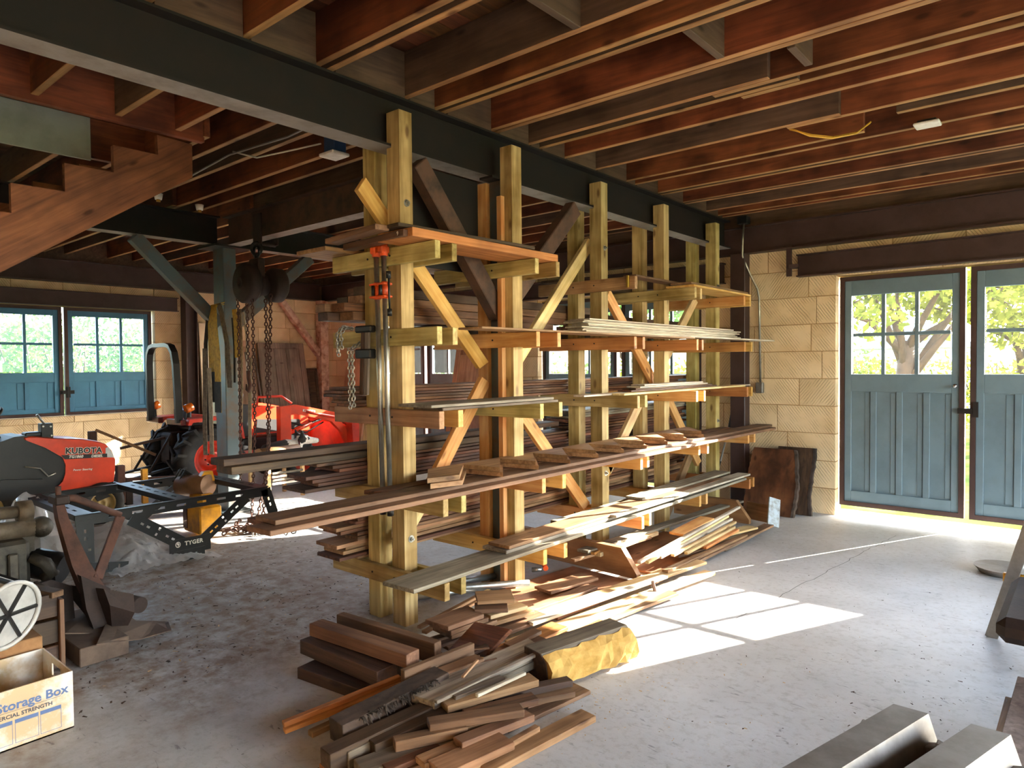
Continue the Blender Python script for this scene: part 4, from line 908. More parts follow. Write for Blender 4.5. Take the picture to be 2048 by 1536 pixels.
PILE = [
 ('short_board', 'cedar', 'short cedar board, topmost, leaning across the offcuts by the middle post', (-2.659, 2.799, 0.2), (-2.518, 2.955, 0.2), 0.17, 0.022),
 ('short_board', 'brown_plank', 'short brown board under the topmost one by the middle post', (-2.623, 2.748, 0.165), (-2.49, 2.875, 0.165), 0.12, 0.022),
 ('short_board', 'pine_pale', 'short board with a sunlit pale end by the middle post', (-2.569, 2.775, 0.13), (-2.512, 3.027, 0.13), 0.11, 0.022),
 ('short_board', 'cedar', 'short board at the bottom of the offcuts by the middle post', (-2.571, 2.797, 0.09), (-2.512, 3.077, 0.09), 0.13, 0.022),
 ('short_board', 'brown_plank', 'short board, upper of three stacked right of the near post', (-2.622, 2.458, 0.155), (-2.6, 2.732, 0.155), 0.17, 0.024, 0, None, 0.03),
 ('short_board', 'cedar', 'short board, middle of three stacked right of the near post', (-2.619, 2.48, 0.128), (-2.6, 2.748, 0.128), 0.18, 0.022),
 ('short_board', 'brown_plank', 'short board, lowest of three stacked right of the near post', (-2.624, 2.499, 0.1), (-2.583, 2.811, 0.1), 0.17, 0.022),
 ('thin_strip', 'cedar', 'thin reddish strip crossing from the near post to the offcuts, upper', (-2.771, 2.469, 0.1), (-2.815, 3.007, 0.13), 0.03, 0.016),
 ('thin_strip', 'cedar', 'thin strip beside the near post leaning towards the middle post', (-2.775, 2.508, 0.06), (-2.88, 3.182, 0.09), 0.035, 0.016),
 ('thin_strip', 'pine_pale', 'pale sunlit strip leaning low towards the middle post', (-2.871, 2.673, 0.05), (-2.972, 3.251, 0.06), 0.03, 0.014),
 ('thin_strip', 'brown_plank', 'brown strip lying under the stacked short boards', (-2.668, 2.454, 0.06), (-2.593, 2.863, 0.06), 0.05, 0.018),
 ('thin_strip', 'siding_dark', 'dark strip lying under the stacked short boards', (-2.623, 2.454, 0.045), (-2.558, 2.845, 0.045), 0.05, 0.018),
 ('thin_strip', 'cedar', 'cedar strip just in front of the stacked short boards', (-2.594, 2.491, 0.03), (-2.531, 2.899, 0.03), 0.06, 0.018),
 ('brown_board', 'brown_plank', 'brown board lying flat between the near post and the sunlit strips', (-2.502, 2.762, 0.05), (-2.462, 3.155, 0.05), 0.14, 0.02),
 ('bevelled_timber', 'brown_plank', 'light brown timber with a cut end, crossing in front of the near post', (-3.024, 1.998, 0.205), (-2.35, 2.056, 0.205), 0.085, 0.062),
 ('bevelled_timber', 'brown_plank', 'brown timber with angled ends right at the foot of the near post', (-3.058, 2.169, 0.19), (-2.371, 2.231, 0.19), 0.05, 0.1),
 ('dark_timber', 'dark_timber', 'dark thick timber under the light one at the near post', (-3.033, 1.968, 0.135), (-2.439, 1.981, 0.135), 0.12, 0.07),
 ('dark_timber', 'dark_timber', 'dark flat timber lowest at the near post, grey with dust', (-2.932, 1.906, 0.055), (-2.44, 1.966, 0.055), 0.17, 0.055),
 ('dark_timber', 'grey_timber', 'short dusty timber block between the dark timbers and orange strips', (-2.861, 2.101, 0.065), (-2.458, 2.1, 0.065), 0.1, 0.06),
 ('pine_strip', 'orange_fir', 'long orange strip, upper of the pair pointing left over the dusty floor', (-2.518, 1.501, 0.055), (-2.379, 2.003, 0.11), 0.03, 0.022),
 ('pine_strip', 'orange_fir', 'long orange strip, lower of the pair pointing left over the dusty floor', (-2.504, 1.496, 0.035), (-2.346, 2.009, 0.09), 0.035, 0.02),
 ('pine_strip', 'cedar', 'short brown stick lying under the orange strips', (-2.418, 1.561, 0.025), (-2.406, 1.723, 0.03), 0.035, 0.025),
 ('bark_slab', 'bark', 'slab with shaggy bark edge lying across the scrap pile', (-2.247, 1.567, 0.12), (-2.211, 2.103, 0.15), 0.1, 0.09),
 ('long_timber', 'dark_timber', 'long dark timber with a rotten end at the front left of the pile', (-2.147, 1.448, 0.09), (-2.07, 2.154, 0.11), 0.075, 0.085),
 ('long_timber', 'grey_timber', 'long grey timber lying beside the dark rotten one', (-2.118, 1.514, 0.075), (-2.037, 2.323, 0.1), 0.05, 0.07),
 ('grey_plank', 'weathered', 'wide pale grey plank with an angled end in the middle of the pile', (-2.135, 1.897, 0.125), (-2.089, 2.635, 0.125), 0.17, 0.035, 0, None, 0.05),
 ('grey_plank', 'grey_timber', 'narrow weathered plank along the wide grey one', (-2.078, 2.021, 0.1), (-2.01, 2.714, 0.11), 0.06, 0.035),
 ('brown_board', 'brown_plank', 'brown board on edge between bark slab and tilted board', (-2.306, 1.955, 0.17), (-2.274, 2.366, 0.17), 0.03, 0.085),
 ('brown_board', 'cedar', 'reddish board behind the tilted one in the pile', (-2.258, 1.97, 0.13), (-2.189, 2.327, 0.14), 0.07, 0.03),
 ('brown_board', 'orange_fir', 'reddish sunlit plank behind the tilted board', (-2.279, 2.589, 0.06), (-2.261, 3.054, 0.06), 0.12, 0.02),
 ('brown_board', 'brown_plank', 'plank running under the tilted board towards the sun patch', (-2.272, 2.311, 0.08), (-2.211, 2.811, 0.08), 0.1, 0.025),
 ('long_board', 'pine_pale', 'long sunlit board along the rack foot, nearest the rack', (-2.519, 2.863, 0.035), (-2.251, 4.801, 0.03), 0.12, 0.02),
 ('long_board', 'white_trim', 'long white-painted strip on the sunlit boards', (-2.409, 2.972, 0.06), (-2.232, 4.22, 0.06), 0.05, 0.018),
 ('long_board', 'pine_pale', 'long sunlit board in the middle along the rack foot', (-2.367, 2.75, 0.025), (-2.09, 4.62, 0.02), 0.09, 0.02),
 ('long_board', 'cedar', 'long board along the rack foot, at the edge of the sun patch', (-2.271, 2.801, 0.02), (-2.094, 4.059, 0.02), 0.1, 0.02),
 ('long_board', 'pine_pale', 'splintered sunlit board end at the edge of the sun patch', (-2.21, 3.031, 0.04), (-2.155, 4.107, 0.035), 0.07, 0.02, 0, None, 0.04),
 ('long_board', 'brown_plank', 'long brown board reaching from the sun patch to the peeling board', (-2.305, 4.075, 0.03), (-2.299, 6.355, 0.01), 0.09, 0.02),
 ('long_board', 'cedar', 'thin cedar board lying on the long brown one', (-2.303, 4.353, 0.05), (-2.295, 5.775, 0.03), 0.05, 0.018),
 ('dark_strip', 'grey_timber', 'dark grey strip on the bare floor at the outer edge', (-2.292, 5.304, -0.0), (-2.343, 6.286, -0.03), 0.055, 0.018),
 ('front_board', 'cedar', 'reddish board on top of the front pile under the white stick', (-2.026, 1.931, 0.125), (-1.878, 2.342, 0.13), 0.085, 0.03),
 ('white_stick', 'white_trim', 'thin white stick lying on the front pile', (-1.932, 2.03, 0.15), (-1.909, 2.317, 0.15), 0.018, 0.014),
 ('front_board', 'brown_plank', 'reddish board crossing the middle of the front pile', (-1.962, 1.789, 0.125), (-1.755, 2.11, 0.125), 0.065, 0.03),
 ('front_board', 'brown_plank', 'reddish stick under the crossing board of the front pile', (-2.0, 1.65, 0.1), (-1.866, 1.9, 0.1), 0.05, 0.04),
 ('dark_timber', 'dark_timber', 'dark timber with a squared end in the front pile', (-2.078, 1.603, 0.085), (-2.004, 2.036, 0.1), 0.07, 0.08),
 ('grey_plank', 'grey_timber', 'weathered plank at the bottom front of the pile', (-2.022, 1.505, 0.055), (-1.896, 1.953, 0.06), 0.11, 0.05),
 ('front_board', 'cedar', 'cedar board pointing at the camera in the front pile', (-1.777, 1.655, 0.075), (-1.718, 1.967, 0.075), 0.11, 0.03),
 ('front_board', 'cedar', 'long light brown plank on the floor at the front right of the pile', (-1.701, 1.815, 0.03), (-1.626, 2.394, 0.03), 0.085, 0.028),
 ('front_board', 'dark_timber', 'dark brown board end at the right of the front pile', (-1.95, 2.148, 0.1), (-1.801, 2.505, 0.085), 0.055, 0.03),
 ('front_board', 'brown_plank', 'flat brown board below the dark end at the right of the pile', (-1.962, 2.082, 0.07), (-1.772, 2.473, 0.06), 0.08, 0.025),
 ('front_board', 'brown_plank', 'wide brown board with a rounded end lying on the floor', (-1.909, 2.102, 0.02), (-1.836, 2.593, 0.02), 0.2, 0.018),
 ('front_board', 'brown_plank', 'board under the crossing one, right of the front pile', (-1.817, 1.803, 0.095), (-1.756, 2.161, 0.08), 0.06, 0.03),
 ('front_board', 'orange_fir', 'orange-brown stick at the bottom left of the front pile', (-2.168, 1.45, 0.025), (-2.156, 1.659, 0.03), 0.05, 0.025),
 ('front_board', 'brown_plank', 'reddish board half hidden at the bottom of the front pile', (-1.932, 1.62, 0.04), (-1.837, 1.948, 0.05), 0.09, 0.03),
 ('front_board', 'siding', 'dark red board between the crossing boards of the front pile', (-1.931, 1.961, 0.1), (-1.804, 2.256, 0.1), 0.07, 0.025),
 ('front_board', 'cedar', 'narrow cedar stick at the bottom right of the front pile', (-1.731, 1.755, 0.05), (-1.704, 2.145, 0.05), 0.03, 0.03),
 ('far_board', 'weathered', 'long weathered strip leaning along the far part of the rack foot', (-2.822, 4.091, 0.16), (-2.739, 6.739, 0.12), 0.1, 0.02),
 ('far_board', 'pine_pale', 'sunlit strip under the weathered one at the rack foot', (-2.741, 4.163, 0.14), (-2.744, 5.034, 0.13), 0.05, 0.03),
 ('far_board', 'cedar', 'brown strip in front of the weathered ones at the rack foot', (-2.806, 3.944, 0.13), (-2.721, 4.893, 0.12), 0.04, 0.02),
 ('far_board', 'orange_fir', 'broken end of a reddish strip at the rack foot', (-2.756, 4.122, 0.15), (-2.784, 4.506, 0.14), 0.035, 0.02),
 ('trim_stick', 'white_trim', 'white-painted stick, longest of the sloping bundle', (-2.451, 4.251, 0.11), (-2.434, 5.987, 0.22), 0.03, 0.02),
 ('trim_stick', 'pine_pale', 'pale stick, second of the sloping bundle', (-2.425, 4.317, 0.1), (-2.457, 5.79, 0.17), 0.03, 0.02),
 ('trim_stick', 'white_trim', 'white stick, third of the sloping bundle', (-2.415, 4.489, 0.1), (-2.418, 5.783, 0.15), 0.028, 0.02),
 ('trim_stick', 'pine_pale', 'pale stick, fourth of the sloping bundle', (-2.385, 4.626, 0.09), (-2.366, 5.733, 0.14), 0.03, 0.02),
 ('trim_stick', 'pine_pale', 'pale stick at the right of the sloping bundle', (-2.341, 4.754, 0.085), (-2.333, 5.633, 0.12), 0.03, 0.02),
 ('pine_board', 'pine', 'yellow pine board leaning behind the sloping bundle', (-2.547, 5.0, 0.15), (-2.502, 5.482, 0.2), 0.13, 0.02),
 ('pine_board', 'pine', 'yellow pine board lying under the bundle', (-2.358, 5.031, 0.07), (-2.345, 5.64, 0.1), 0.11, 0.02),
 ('pine_board', 'pine_pale', 'flat pale board at the right of the far pile', (-2.449, 5.464, 0.05), (-2.339, 6.06, 0.04), 0.11, 0.018),
 ('pine_board', 'brown_plank', 'small brown board under the white sticks', (-2.462, 4.774, 0.045), (-2.386, 5.091, 0.045), 0.12, 0.02),
 ('pine_board', 'weathered', 'flat grey board under the pale one in the far pile', (-2.4, 5.076, 0.03), (-2.361, 5.775, 0.02), 0.07, 0.018),
 ('offcut', 'cedar', 'flat offcut on the plywood below the rack, in the sun', (-2.732, 3.502, 0.045), (-2.658, 3.942, 0.045), 0.16, 0.018),
 ('offcut', 'brown_plank', 'grey-brown offcut lying at the edge of the plywood under the rack', (-2.57, 3.245, 0.04), (-2.533, 3.785, 0.04), 0.09, 0.018),
 ('offcut', 'cedar', 'narrow reddish offcut between the near stack and sunlit boards', (-2.576, 2.951, 0.05), (-2.534, 3.373, 0.05), 0.06, 0.018),
 ('offcut', 'brown_plank', 'short brown offcut leaning beside the tilted board', (-2.252, 2.597, 0.09), (-2.249, 2.837, 0.1), 0.06, 0.02),
 ('offcut', 'siding_dark', 'dark thin offcut at the left of the tilted board', (-2.325, 2.28, 0.1), (-2.289, 2.488, 0.12), 0.035, 0.016),
 ('offcut', 'cedar', 'thin cedar offcut lying on the wide grey plank', (-2.092, 2.111, 0.15), (-2.152, 2.271, 0.155), 0.015, 0.01),
 ('offcut', 'brown_plank', 'thin brown strip right of the bark slab', (-2.141, 2.046, 0.115), (-2.108, 2.411, 0.12), 0.03, 0.02),
 ('offcut', 'weathered', 'grey strip along the edge of the wide grey plank', (-2.034, 1.894, 0.145), (-1.994, 2.672, 0.145), 0.025, 0.015),
 ('offcut', 'grey_timber', 'grey half-round stick with a dark end in the pile', (-2.017, 1.976, 0.14), (-1.971, 2.237, 0.14), 0.045, 0.03),
 ('offcut', 'cedar', 'red-brown strip between the two front crossing boards', (-1.928, 1.819, 0.085), (-1.807, 2.065, 0.085), 0.04, 0.02),
 ('offcut', 'brown_plank', 'brown strip poking out right under the dark board end', (-1.876, 2.275, 0.04), (-1.807, 2.474, 0.04), 0.05, 0.02),
 ('offcut', 'siding', 'dark red strip at the very front of the pile', (-1.937, 1.555, 0.06), (-1.889, 1.781, 0.06), 0.05, 0.02),
 ('offcut', 'cedar', 'pinkish board end showing at the bottom middle of the pile', (-1.86, 1.654, 0.07), (-1.822, 1.848, 0.07), 0.07, 0.025),
 ('offcut', 'orange_fir', 'small reddish block by the splintered sunlit board', (-2.137, 3.093, 0.05), (-2.125, 3.275, 0.05), 0.05, 0.02),
 ('offcut', 'brown_plank', 'little stick standing up from the sunlit boards', (-2.198, 3.985, 0.09), (-2.139, 3.923, 0.02), 0.02, 0.014),
 ('offcut', 'cedar', 'brown strip low beside the dark flat timber', (-2.413, 1.915, 0.03), (-2.368, 2.143, 0.04), 0.05, 0.02),
]
# ================================================================== scrap wood on the floor
for rec in PILE:
    name, mat, label, A, B, w_, t_ = rec[:7]; cut = rec[9] if len(rec) > 9 else (.0)
    A = Vector(A); B = Vector(B)
    plank(name,(A.x,A.y,A.z-t_/2),(B.x,B.y,B.z-t_/2),w_,t_,mat,label=label,cat='board',cut=cut)
# tilted board standing in the pile
m = frame((-2.46,2.52,.03),(-2.26,2.50,.055),(0,-.75,.66))
b = MB().box((-.135,-.085,-.011),(.135,.085,.011),.003); b.v = [(x+.10*y/.17,y,z) for x,y,z in b.v]
o = bpy.data.objects.new('tilted_board', b.mesh('tilted_board','siding')); COL.objects.link(o); place(o, Matrix.Translation((0,.0,.07)) @ m); tag(o,'dark nail-stained board standing tilted in the scrap pile','board')
# big sawn timber with a live, splintered side
tb = empty('big_timber',(-1.95,2.79,0),label='big squared timber with a rough yellow sawn side beside the sun patch',cat='timber')
m = frame((-1.99,2.50,0),(-1.87,3.06,0)); L = .573
pf = [(-.085,0),(.045,0),(.085,.055),(.075,.125),(.035,.158),(-.085,.158)]

bm_ = MB().prism([(-L/2,-y,z) for y,z in pf],(L,0,0)); o = bpy.data.objects.new('beam', bm_.mesh('beam','grey_timber')); COL.objects.link(o); place(o, m, tb)
sr = random.Random(9); rg = []
for i in range(15):
    x = -L/2+L*i/14; row = []
    for y,z in ((.050,0),(.106,.012),(.114,.05),(.106,.10),(.086,.130),(.052,.152)):
        row.append((x, -(y+sr.uniform(-.012,.012)), z+sr.uniform(-.004,.004)))
    row += [(x,-.03,.14),(x,-.03,.0)]; rg.append(row)
sb_ = MB().loft(rg,smooth=False); o = bpy.data.objects.new('rough_side', sb_.mesh('rough_side','sawn_yellow')); COL.objects.link(o); place(o, m, tb)

o_ = MB().prism([(-L/2-.005,-y*.985,z*.985+.001) for y,z in pf],(.0048,0,0)); o = bpy.data.objects.new('end_grain', o_.mesh('end_grain','dark_timber')); COL.objects.link(o); place(o, m, tb)
# live-edge slabs against the far wall
def slab(name, x0, x1, yb, zt, lean, mat, label, seed, t=.06, bark='bark'):
    r_ = random.Random(seed); n = 18; lft = []; rgt = []
    root = empty(name,((x0+x1)/2,yb,fz(yb)),label=label,cat='slab')
    for i in range(n+1):
        f = i/n; z = f*zt
        lft.append((x0+.02*math.sin(f*3+seed)+r_.uniform(-.004,.004)+.03*f, z)); rgt.append((x1+.022*math.sin(f*4.5+seed*2)+r_.uniform(-.006,.006)-.03*f, z))
    rot = Matrix.Translation((0,yb,fz(yb)+.004)) @ Matrix.Rotation(-lean,4,'X')
    b = MB().prism([(x,0,z) for x,z in lft]+[(x,0,z) for x,z in reversed(rgt)],(0,t,0)); b.v = [tuple(rot @ Vector(v)) for v in b.v]
    # grain upright
    c = Vector(((x0+x1)/2,yb,fz(yb)))
    mm = Matrix.Translation(c) @ Matrix.Rotation(-math.pi/2,4,'Y'); iv = mm.inverted(); b.v = [tuple(iv @ Vector(v)) for v in b.v]
    o = bpy.data.objects.new('face', b.mesh('face',mat)); COL.objects.link(o); place(o, mm, root)
    rings = []
    for x, z in rgt: rings.append([(x-.006,-.003,z),(x+.018,.004,z),(x+.026,t/2,z),(x+.016,t+.002,z),(x-.006,t+.004,z)])
    e = MB().loft(rings,smooth=False); e.v = [tuple(rot @ Vector(v)) for v in e.v]; e.build('bark_edge',bark,root)
    return root
slab('wood_slab',-2.83,-2.33,7.06,.70,.36,'slab_wood','brown live-edge wood slab leaning on the far wall',3)
slab('wood_slab',-2.62,-2.21,7.26,.69,.18,'dark_timber','thinner live-edge slab with bark behind the brown one',5,t=.05)
plank('dark_strip',(-2.75,7.46,.66),(-2.35,7.46,.66),.05,.03,'dark_timber',label='dark stick wedged behind the top of the slabs',cat='stick') if False else None
plank('peeling_board',(-2.30,6.46,-.03),(-2.335,6.60,.205),.115,.02,'weathered',up=(.75,-.6,.3),label='short board with peeling blue-white paint standing at the pile end',cat='board')
paint('peel_blue','#b9c6cc',.8,0,'#7d705f',.75,22.0,bump=.3)
bpy.data.objects['peeling_board'].data = bpy.data.objects['peeling_board'].data.copy(); bpy.data.objects['peeling_board'].data.materials[0] = MAT['peel_blue']
plank('pale_board',(-2.62,6.64,.055),(-2.36,6.60,.045),.02,.17,'cedar',label='pale brown panel on edge behind the peeling board',cat='board')
bl = empty('broom',(-3.0,7.2,fz(7.2)),label='grey broom pole with a black grip leaning by the dark column',cat='broom')
MB().tube([(-3.15,6.95,.0),(-3.10,7.36,.80)],.011,8).build('handle','galv_dull',bl); MB().tube([(-3.10,7.355,.79),(-3.093,7.40,.93)],.014,8).build('grip','black_plastic',bl); MB().tube([(-3.128,7.13,.36),(-3.124,7.165,.43)],.014,8).build('collar','black_plastic',bl)
MB().box((-3.32,6.86,fz(7)+.005),(-2.99,6.99,fz(7)+.075),.01).build('head','black_plastic',bl)
# orange bench clamp under the rack
cl = empty('c_clamp',(-3.02,3.98,.02),label='small orange clamp lying on the plywood below the rack',cat='clamp')
MB().tube([(-3.15,4.02,.045),(-3.05,3.92,.06),(-2.98,3.86,.05)],[.018,.016,.02],8).build('body','clamp_orange',cl); MB().cyl((-3.0,3.84,.045),(-3.06,3.80,.04),.018,n=12).build('foot','galv',cl); MB().cyl((-3.16,4.03,.05),(-3.22,4.10,.06),.010,n=8).build('screw','galv',cl)
for k,(x,y,a) in enumerate(((-3.22,3.05,.5),(-3.30,3.2,.4),(-3.15,3.18,.7))):
    d = Vector((math.sin(a),math.cos(a),0))*.45
    tag(MB().cyl(Vector((x,y,.03+.012*k))-d,Vector((x,y,.03+.012*k))+d,.022,n=12).build('steel_tube','galv'),['shiny steel tube nearest the near post under the rack','shiny steel tube at the rear under the rack','shiny steel tube lying across two others under the rack'][k],'tube')

# wood chips, sawdust and litter on the slab (uncountable)
dr = random.Random(21); db = MB(); d2 = MB()
def chip(mb, x, y, s, e):
    a = dr.uniform(0,3.14); c_, s_2 = math.cos(a), math.sin(a); L, W = s*e, s
    z = fz(y)+.003
    P = [(-L,-W),(L,-W*.6),(L*.8,W),(-L*.9,W*.8)]
    mb.add([(x+c_*u-s_2*v, y+s_2*u+c_*v, z+dr.uniform(0,.004)) for u,v in P],[(0,1,2,3)])
for k in range(1500):
    x = dr.uniform(-5.6,-3.3); y = dr.uniform(.8,3.3)
    if dr.random() < .25: x = dr.uniform(-2.6,-.3); y = dr.uniform(1.3,6.5)
    q_ = .45 if x > -3 else 1.0; chip(db if dr.random() < .8 else d2, x, y, dr.uniform(.0015,.005)*q_, dr.uniform(1,4))
for k in range(500): chip(d2, dr.gauss(-2.0,.35), dr.gauss(2.6,.35), dr.uniform(.001,.003), dr.uniform(1,3))
for k in range(260): chip(db, dr.gauss(-.55,.18), dr.gauss(2.9,.6), dr.uniform(.001,.0035), dr.uniform(1,4))
tag(db.build('floor_litter','dark_timber',fix=False),'dark crumbs of bark and dirt scattered on the floor','litter',kind='stuff')
tag(d2.build('wood_chips','pine_pale',fix=False),'pale wood chips and shavings scattered on the floor','wood chips',kind='stuff')
for k,(x,y,n) in enumerate(((-4.5,2.2,5),)): pass

# ================================================================== right-hand edge
def sawhorse(x, y0, y1, z, dx, label):
    root = empty('sawhorse',(x,(y0+y1)/2,0),label=label,cat='sawhorse')
    W = .042; 
    P = lambda s, y: x+dx*(y-y0)/(y1-y0)+s
    t = MB()
    sec = lambda y: [(P(-W,y),y,z),(P(W,y),y,z),(P(W+.045,y),y,z-.14),(P(W+.041,y),y,z-.14),(P(W-.004,y),y,z-.005),(P(-W+.004,y),y,z-.005),(P(-W-.041,y),y,z-.14),(P(-W-.045,y),y,z-.14)]
    t.loft([sec(y0),sec(y1)],smooth=False); t.build('top_channel','galv_dull',root)
    for y in (y0+.06,y1-.05):
        for s in (-1,1):
            MB().bar((P(s*(W+.02),y),y,z-.06),(P(s*(W+.17),y),y,0.0),.075,.03,(0,1,0),.003).build('leg','galv_dull',root)
        MB().cyl((P(W+.026,y),y-.0,z-.07),(P(W+.036,y),y,z-.073),.010,n=10).build('rivet','steel_rust',root)
    return root
sawhorse(-.635,1.15,2.12,.55,.255,'dusty steel sawhorse, left of two in the bottom right corner')
sawhorse(-.475,1.15,2.13,.55,.275,'dusty steel sawhorse, right of two in the bottom right corner')
# step ladder standing at the picture edge
sl = empty('step_ladder',(-.15,4.9,0),label='grey step ladder with yellow tray and white step at the right edge',cat='ladder')
for yy in (4.58,5.40):
    MB().bar((-.432,yy,fz(yy)),(-.105,yy,1.25),.06,.024,(0,1,0),.002).build('rail','galv_dull',sl)
for zz in (.34,.68,1.02):
    xx = -.432+.2616*(zz+.03)+.03
    MB().box((xx-.03,4.60,zz),(xx+.10,5.38,zz+.035),.004).build('step','white',sl); MB().box((xx-.036,4.60,zz-.02),(xx-.028,5.38,zz+.03),.002).build('step_edge','black_plastic',sl)
MB().box((-.385,4.60,.285),(-.20,4.63,.335),.004).build('brace','yellow',sl)
for yy in (4.66,5.32): MB().bar((.30,yy,fz(yy)),(-.09,yy,1.22),.04,.02,(0,1,0),.002).build('rear_leg','galv_dull',sl)
# dark padded bench at the right edge
pd = empty('padded_bench',(0,3.9,0),label='dark brown padded bench corner at the right edge',cat='bench')
MB().box((-.318,3.50,.31),(.35,4.28,.42),.035).build('seat','rust_dark',pd)
for (xx,yy) in ((-.16,3.62),(-.16,4.16),(.25,3.62),(.25,4.16)): MB().box((xx-.025,yy-.025,0),(xx+.025,yy+.025,.315),.003).build('leg','black_metal',pd)
tag(MB().cyl((-.50,6.1,fz(6.1)),(-.50,6.1,fz(6.1)+.05),.15,.19,n=24).build('metal_pan','galv_dull'),'round metal pan on the floor by the ladder','pan')
plank('wide_board',(-.115,2.25,.20),(-.105,3.44,.20),.26,.03,'door_grey',label='wide greyish board lying low at the right edge',cat='board')
plank('wide_board',(-.15,2.93,.11),(-.15,3.44,.11),.25,.02,'cardboard' if False else 'cedar',label='tan board under the wide greyish one at the right edge',cat='board')
for y in (2.98,3.35): plank('support_block',(-.26,y,.05),(-.02,y,.05),.08,.098,'dark_timber',label='dark timber block holding the boards at the right edge, %s' % ('nearer' if y<3 else 'further'),cat='block')
for y in (2.98,3.35): plank('support_block',(-.22,y,.152),(.0,y,.152),.08,.062,'brown_plank',label='brown spacer block between the boards at the right edge, %s' % ('nearer' if y<3 else 'further'),cat='block')
wr = empty('wall_shelf',(.05,5.6,.9),label='dark shelf brackets poking in at the right picture edge',cat='shelf') if False else None

# shaggy bark fringe on the slab in the pile
bs = bpy.data.objects['bark_slab']; fr_ = random.Random(77); fb = MB()
for k in range(90):
    x = fr_.uniform(-.15,.15)*1.6; sdn = -1
    x = fr_.uniform(-1,1)*.19; y = -.05+fr_.uniform(-.004,.01); z = .045+fr_.uniform(-.006,.004)
    dx, dy, dz = fr_.uniform(-.02,.02), fr_.uniform(-.035,-.012), fr_.uniform(-.05,.012)
    fb.add([(x-.004,y,z),(x+.004,y,z),(x+dx+.002,y+dy,z+dz),(x+dx-.002,y+dy,z+dz),(x,y+.004,z-.004),(x+dx,y+dy+.002,z+dz-.003)],[(0,1,2,3),(4,0,3,5),(1,4,5,2)])
fo = bpy.data.objects.new('bark_fringe', fb.mesh('bark_fringe','bark',fix=False)); COL.objects.link(fo); place(fo, PM[bs], bs); fo['kind'] = 'stuff'

# splinters lying about in the pile
sp_ = random.Random(91); cl_ = [(-2.35,2.35),(-2.2,2.15),(-2.45,2.75),(-2.1,2.0),(-2.5,3.0),(-2.05,2.3)]
for k in range(18):
    cx, cy = cl_[k % 6]; x, y = cx+sp_.gauss(0,.16), cy+sp_.gauss(0,.16); a = sp_.uniform(-.3,1.3); L = sp_.uniform(.04,.11); z = sp_.uniform(.10,.13) if abs(x+2.25) < .2 and y < 2.5 else .006
    plank('splinter',(x-L*math.sin(a),y-L*math.cos(a),z),(x+L*math.sin(a),y+L*math.cos(a),z+.004),sp_.uniform(.006,.014),.006,sp_.choice(('pine_pale','cedar','brown_plank')),c=.001,label='thin wood splinter lying on or beside the scrap pile',cat='splinter',group='splinters around the scrap pile')
# ================================================================== timbers on the rear arms, high up
tz = AZ[3]+.097+.064
tr_ = random.Random(31); lay = [(.052,2.50),(.05,2.44),(.052,2.56),(.06,2.6)]
for k,(t,y0) in enumerate(lay):
    plank('timber',(-3.44,y0+.02,tz+t/2),(-3.44,4.5+.2*k,tz+t/2),.13,t-.002,['brown_plank','siding','brown_plank','joist_grey'][k],label='brown timber in the rear top stack behind the pipe clamps, %s' % ['lowest','second from below','third from below','topmost'][k],cat='timber')
    plank('timber',(-3.565,y0-.06+.04*k,tz+t/2),(-3.565,4.3+.1*k,tz+t/2),.105,t-.002,['dark_timber','brown_plank','dark_timber','brown_plank'][k],label='dark timber at the rear edge of the top stack, %s' % ['lowest','second from below','third from below','topmost'][k],cat='timber')
    tz += t
for k in range(3):
    plank('timber',(-3.5,4.85+.1*k,AZ[3]+.165+.055*k+.026),(-3.5,6.9,AZ[3]+.165+.055*k+.026),.22,.05,['siding','brown_plank','dark_timber'][k],label='brown timber on the rear fourth shelf near the wall, %s' % ['lowest','middle','topmost'][k],cat='timber')
plank('wide_board',(-3.56,2.36,AZ[4]+.112),(-3.56,3.5,AZ[4]+.112),.30,.026,'cedar',label='wide tan board on the rear end of the top arms',cat='board')

# ================================================================== chain hoist
ho = empty('chain_hoist',(-6.2,3.48,2.3),label='rusty black chain hoist with a big wheel hanging from the cross beam',cat='hoist')
HX, HY, HZ = -6.205, 3.44, 2.305
def ydisc(mb, x, y0, y1, z, prof, n=32):
    m = Matrix.Translation((x,y0,z)) @ Matrix.Rotation(-math.pi/2,4,'X')
    mb.lathe([(r,h*(y1-y0)) for r,h in prof], n, m); return mb
d = MB(); ydisc(d,HX,3.34,3.47,HZ,[(.0,0),(.03,0),(.035,-.08),(.06,-.08),(.065,.02),(.16,.04),(.178,.1),(.192,.25),(.192,.8),(.17,1.0),(0,1.0)]); d.build('hand_wheel','rust_dark',ho)
d = MB(); ydisc(d,HX+.03,3.50,3.62,HZ-.01,[(0,0),(.09,0),(.10,.2),(.10,1),(0,1)]); d.build('gear_housing','rust_dark',ho)
d = MB(); ydisc(d,HX+.10,3.58,3.72,HZ-.01,[(0,0),(.14,0),(.165,.15),(.165,.8),(.13,1),(0,1)]); d.build('load_wheel','rust_dark',ho)
MB().box((HX-.06,3.46,HZ+.06),(HX+.12,3.53,HZ+.24),.01).build('frame','rust_dark',ho)
hk = MB().tube([(HX+.02,3.5,HZ+.22),(HX+.02,3.5,HZ+.27)],.022,10); hk.tube([(HX+.02+.05*math.sin(a),3.5,HZ+.31-.05*math.cos(a)) for a in [i*6.28/14 for i in range(14)]],.014,8,closed=True); hk.build('top_hook','black_metal',ho)
tl = MB().box((HX-.055,3.505,2.69),(HX+.095,3.52,2.98),.004).box((HX-.055,3.68,2.69),(HX+.095,3.695,2.98),.004).cyl((HX+.02,3.50,2.70),(HX+.02,3.70,2.70),.02,n=12)
tl.build('trolley','rust_dark',ho)
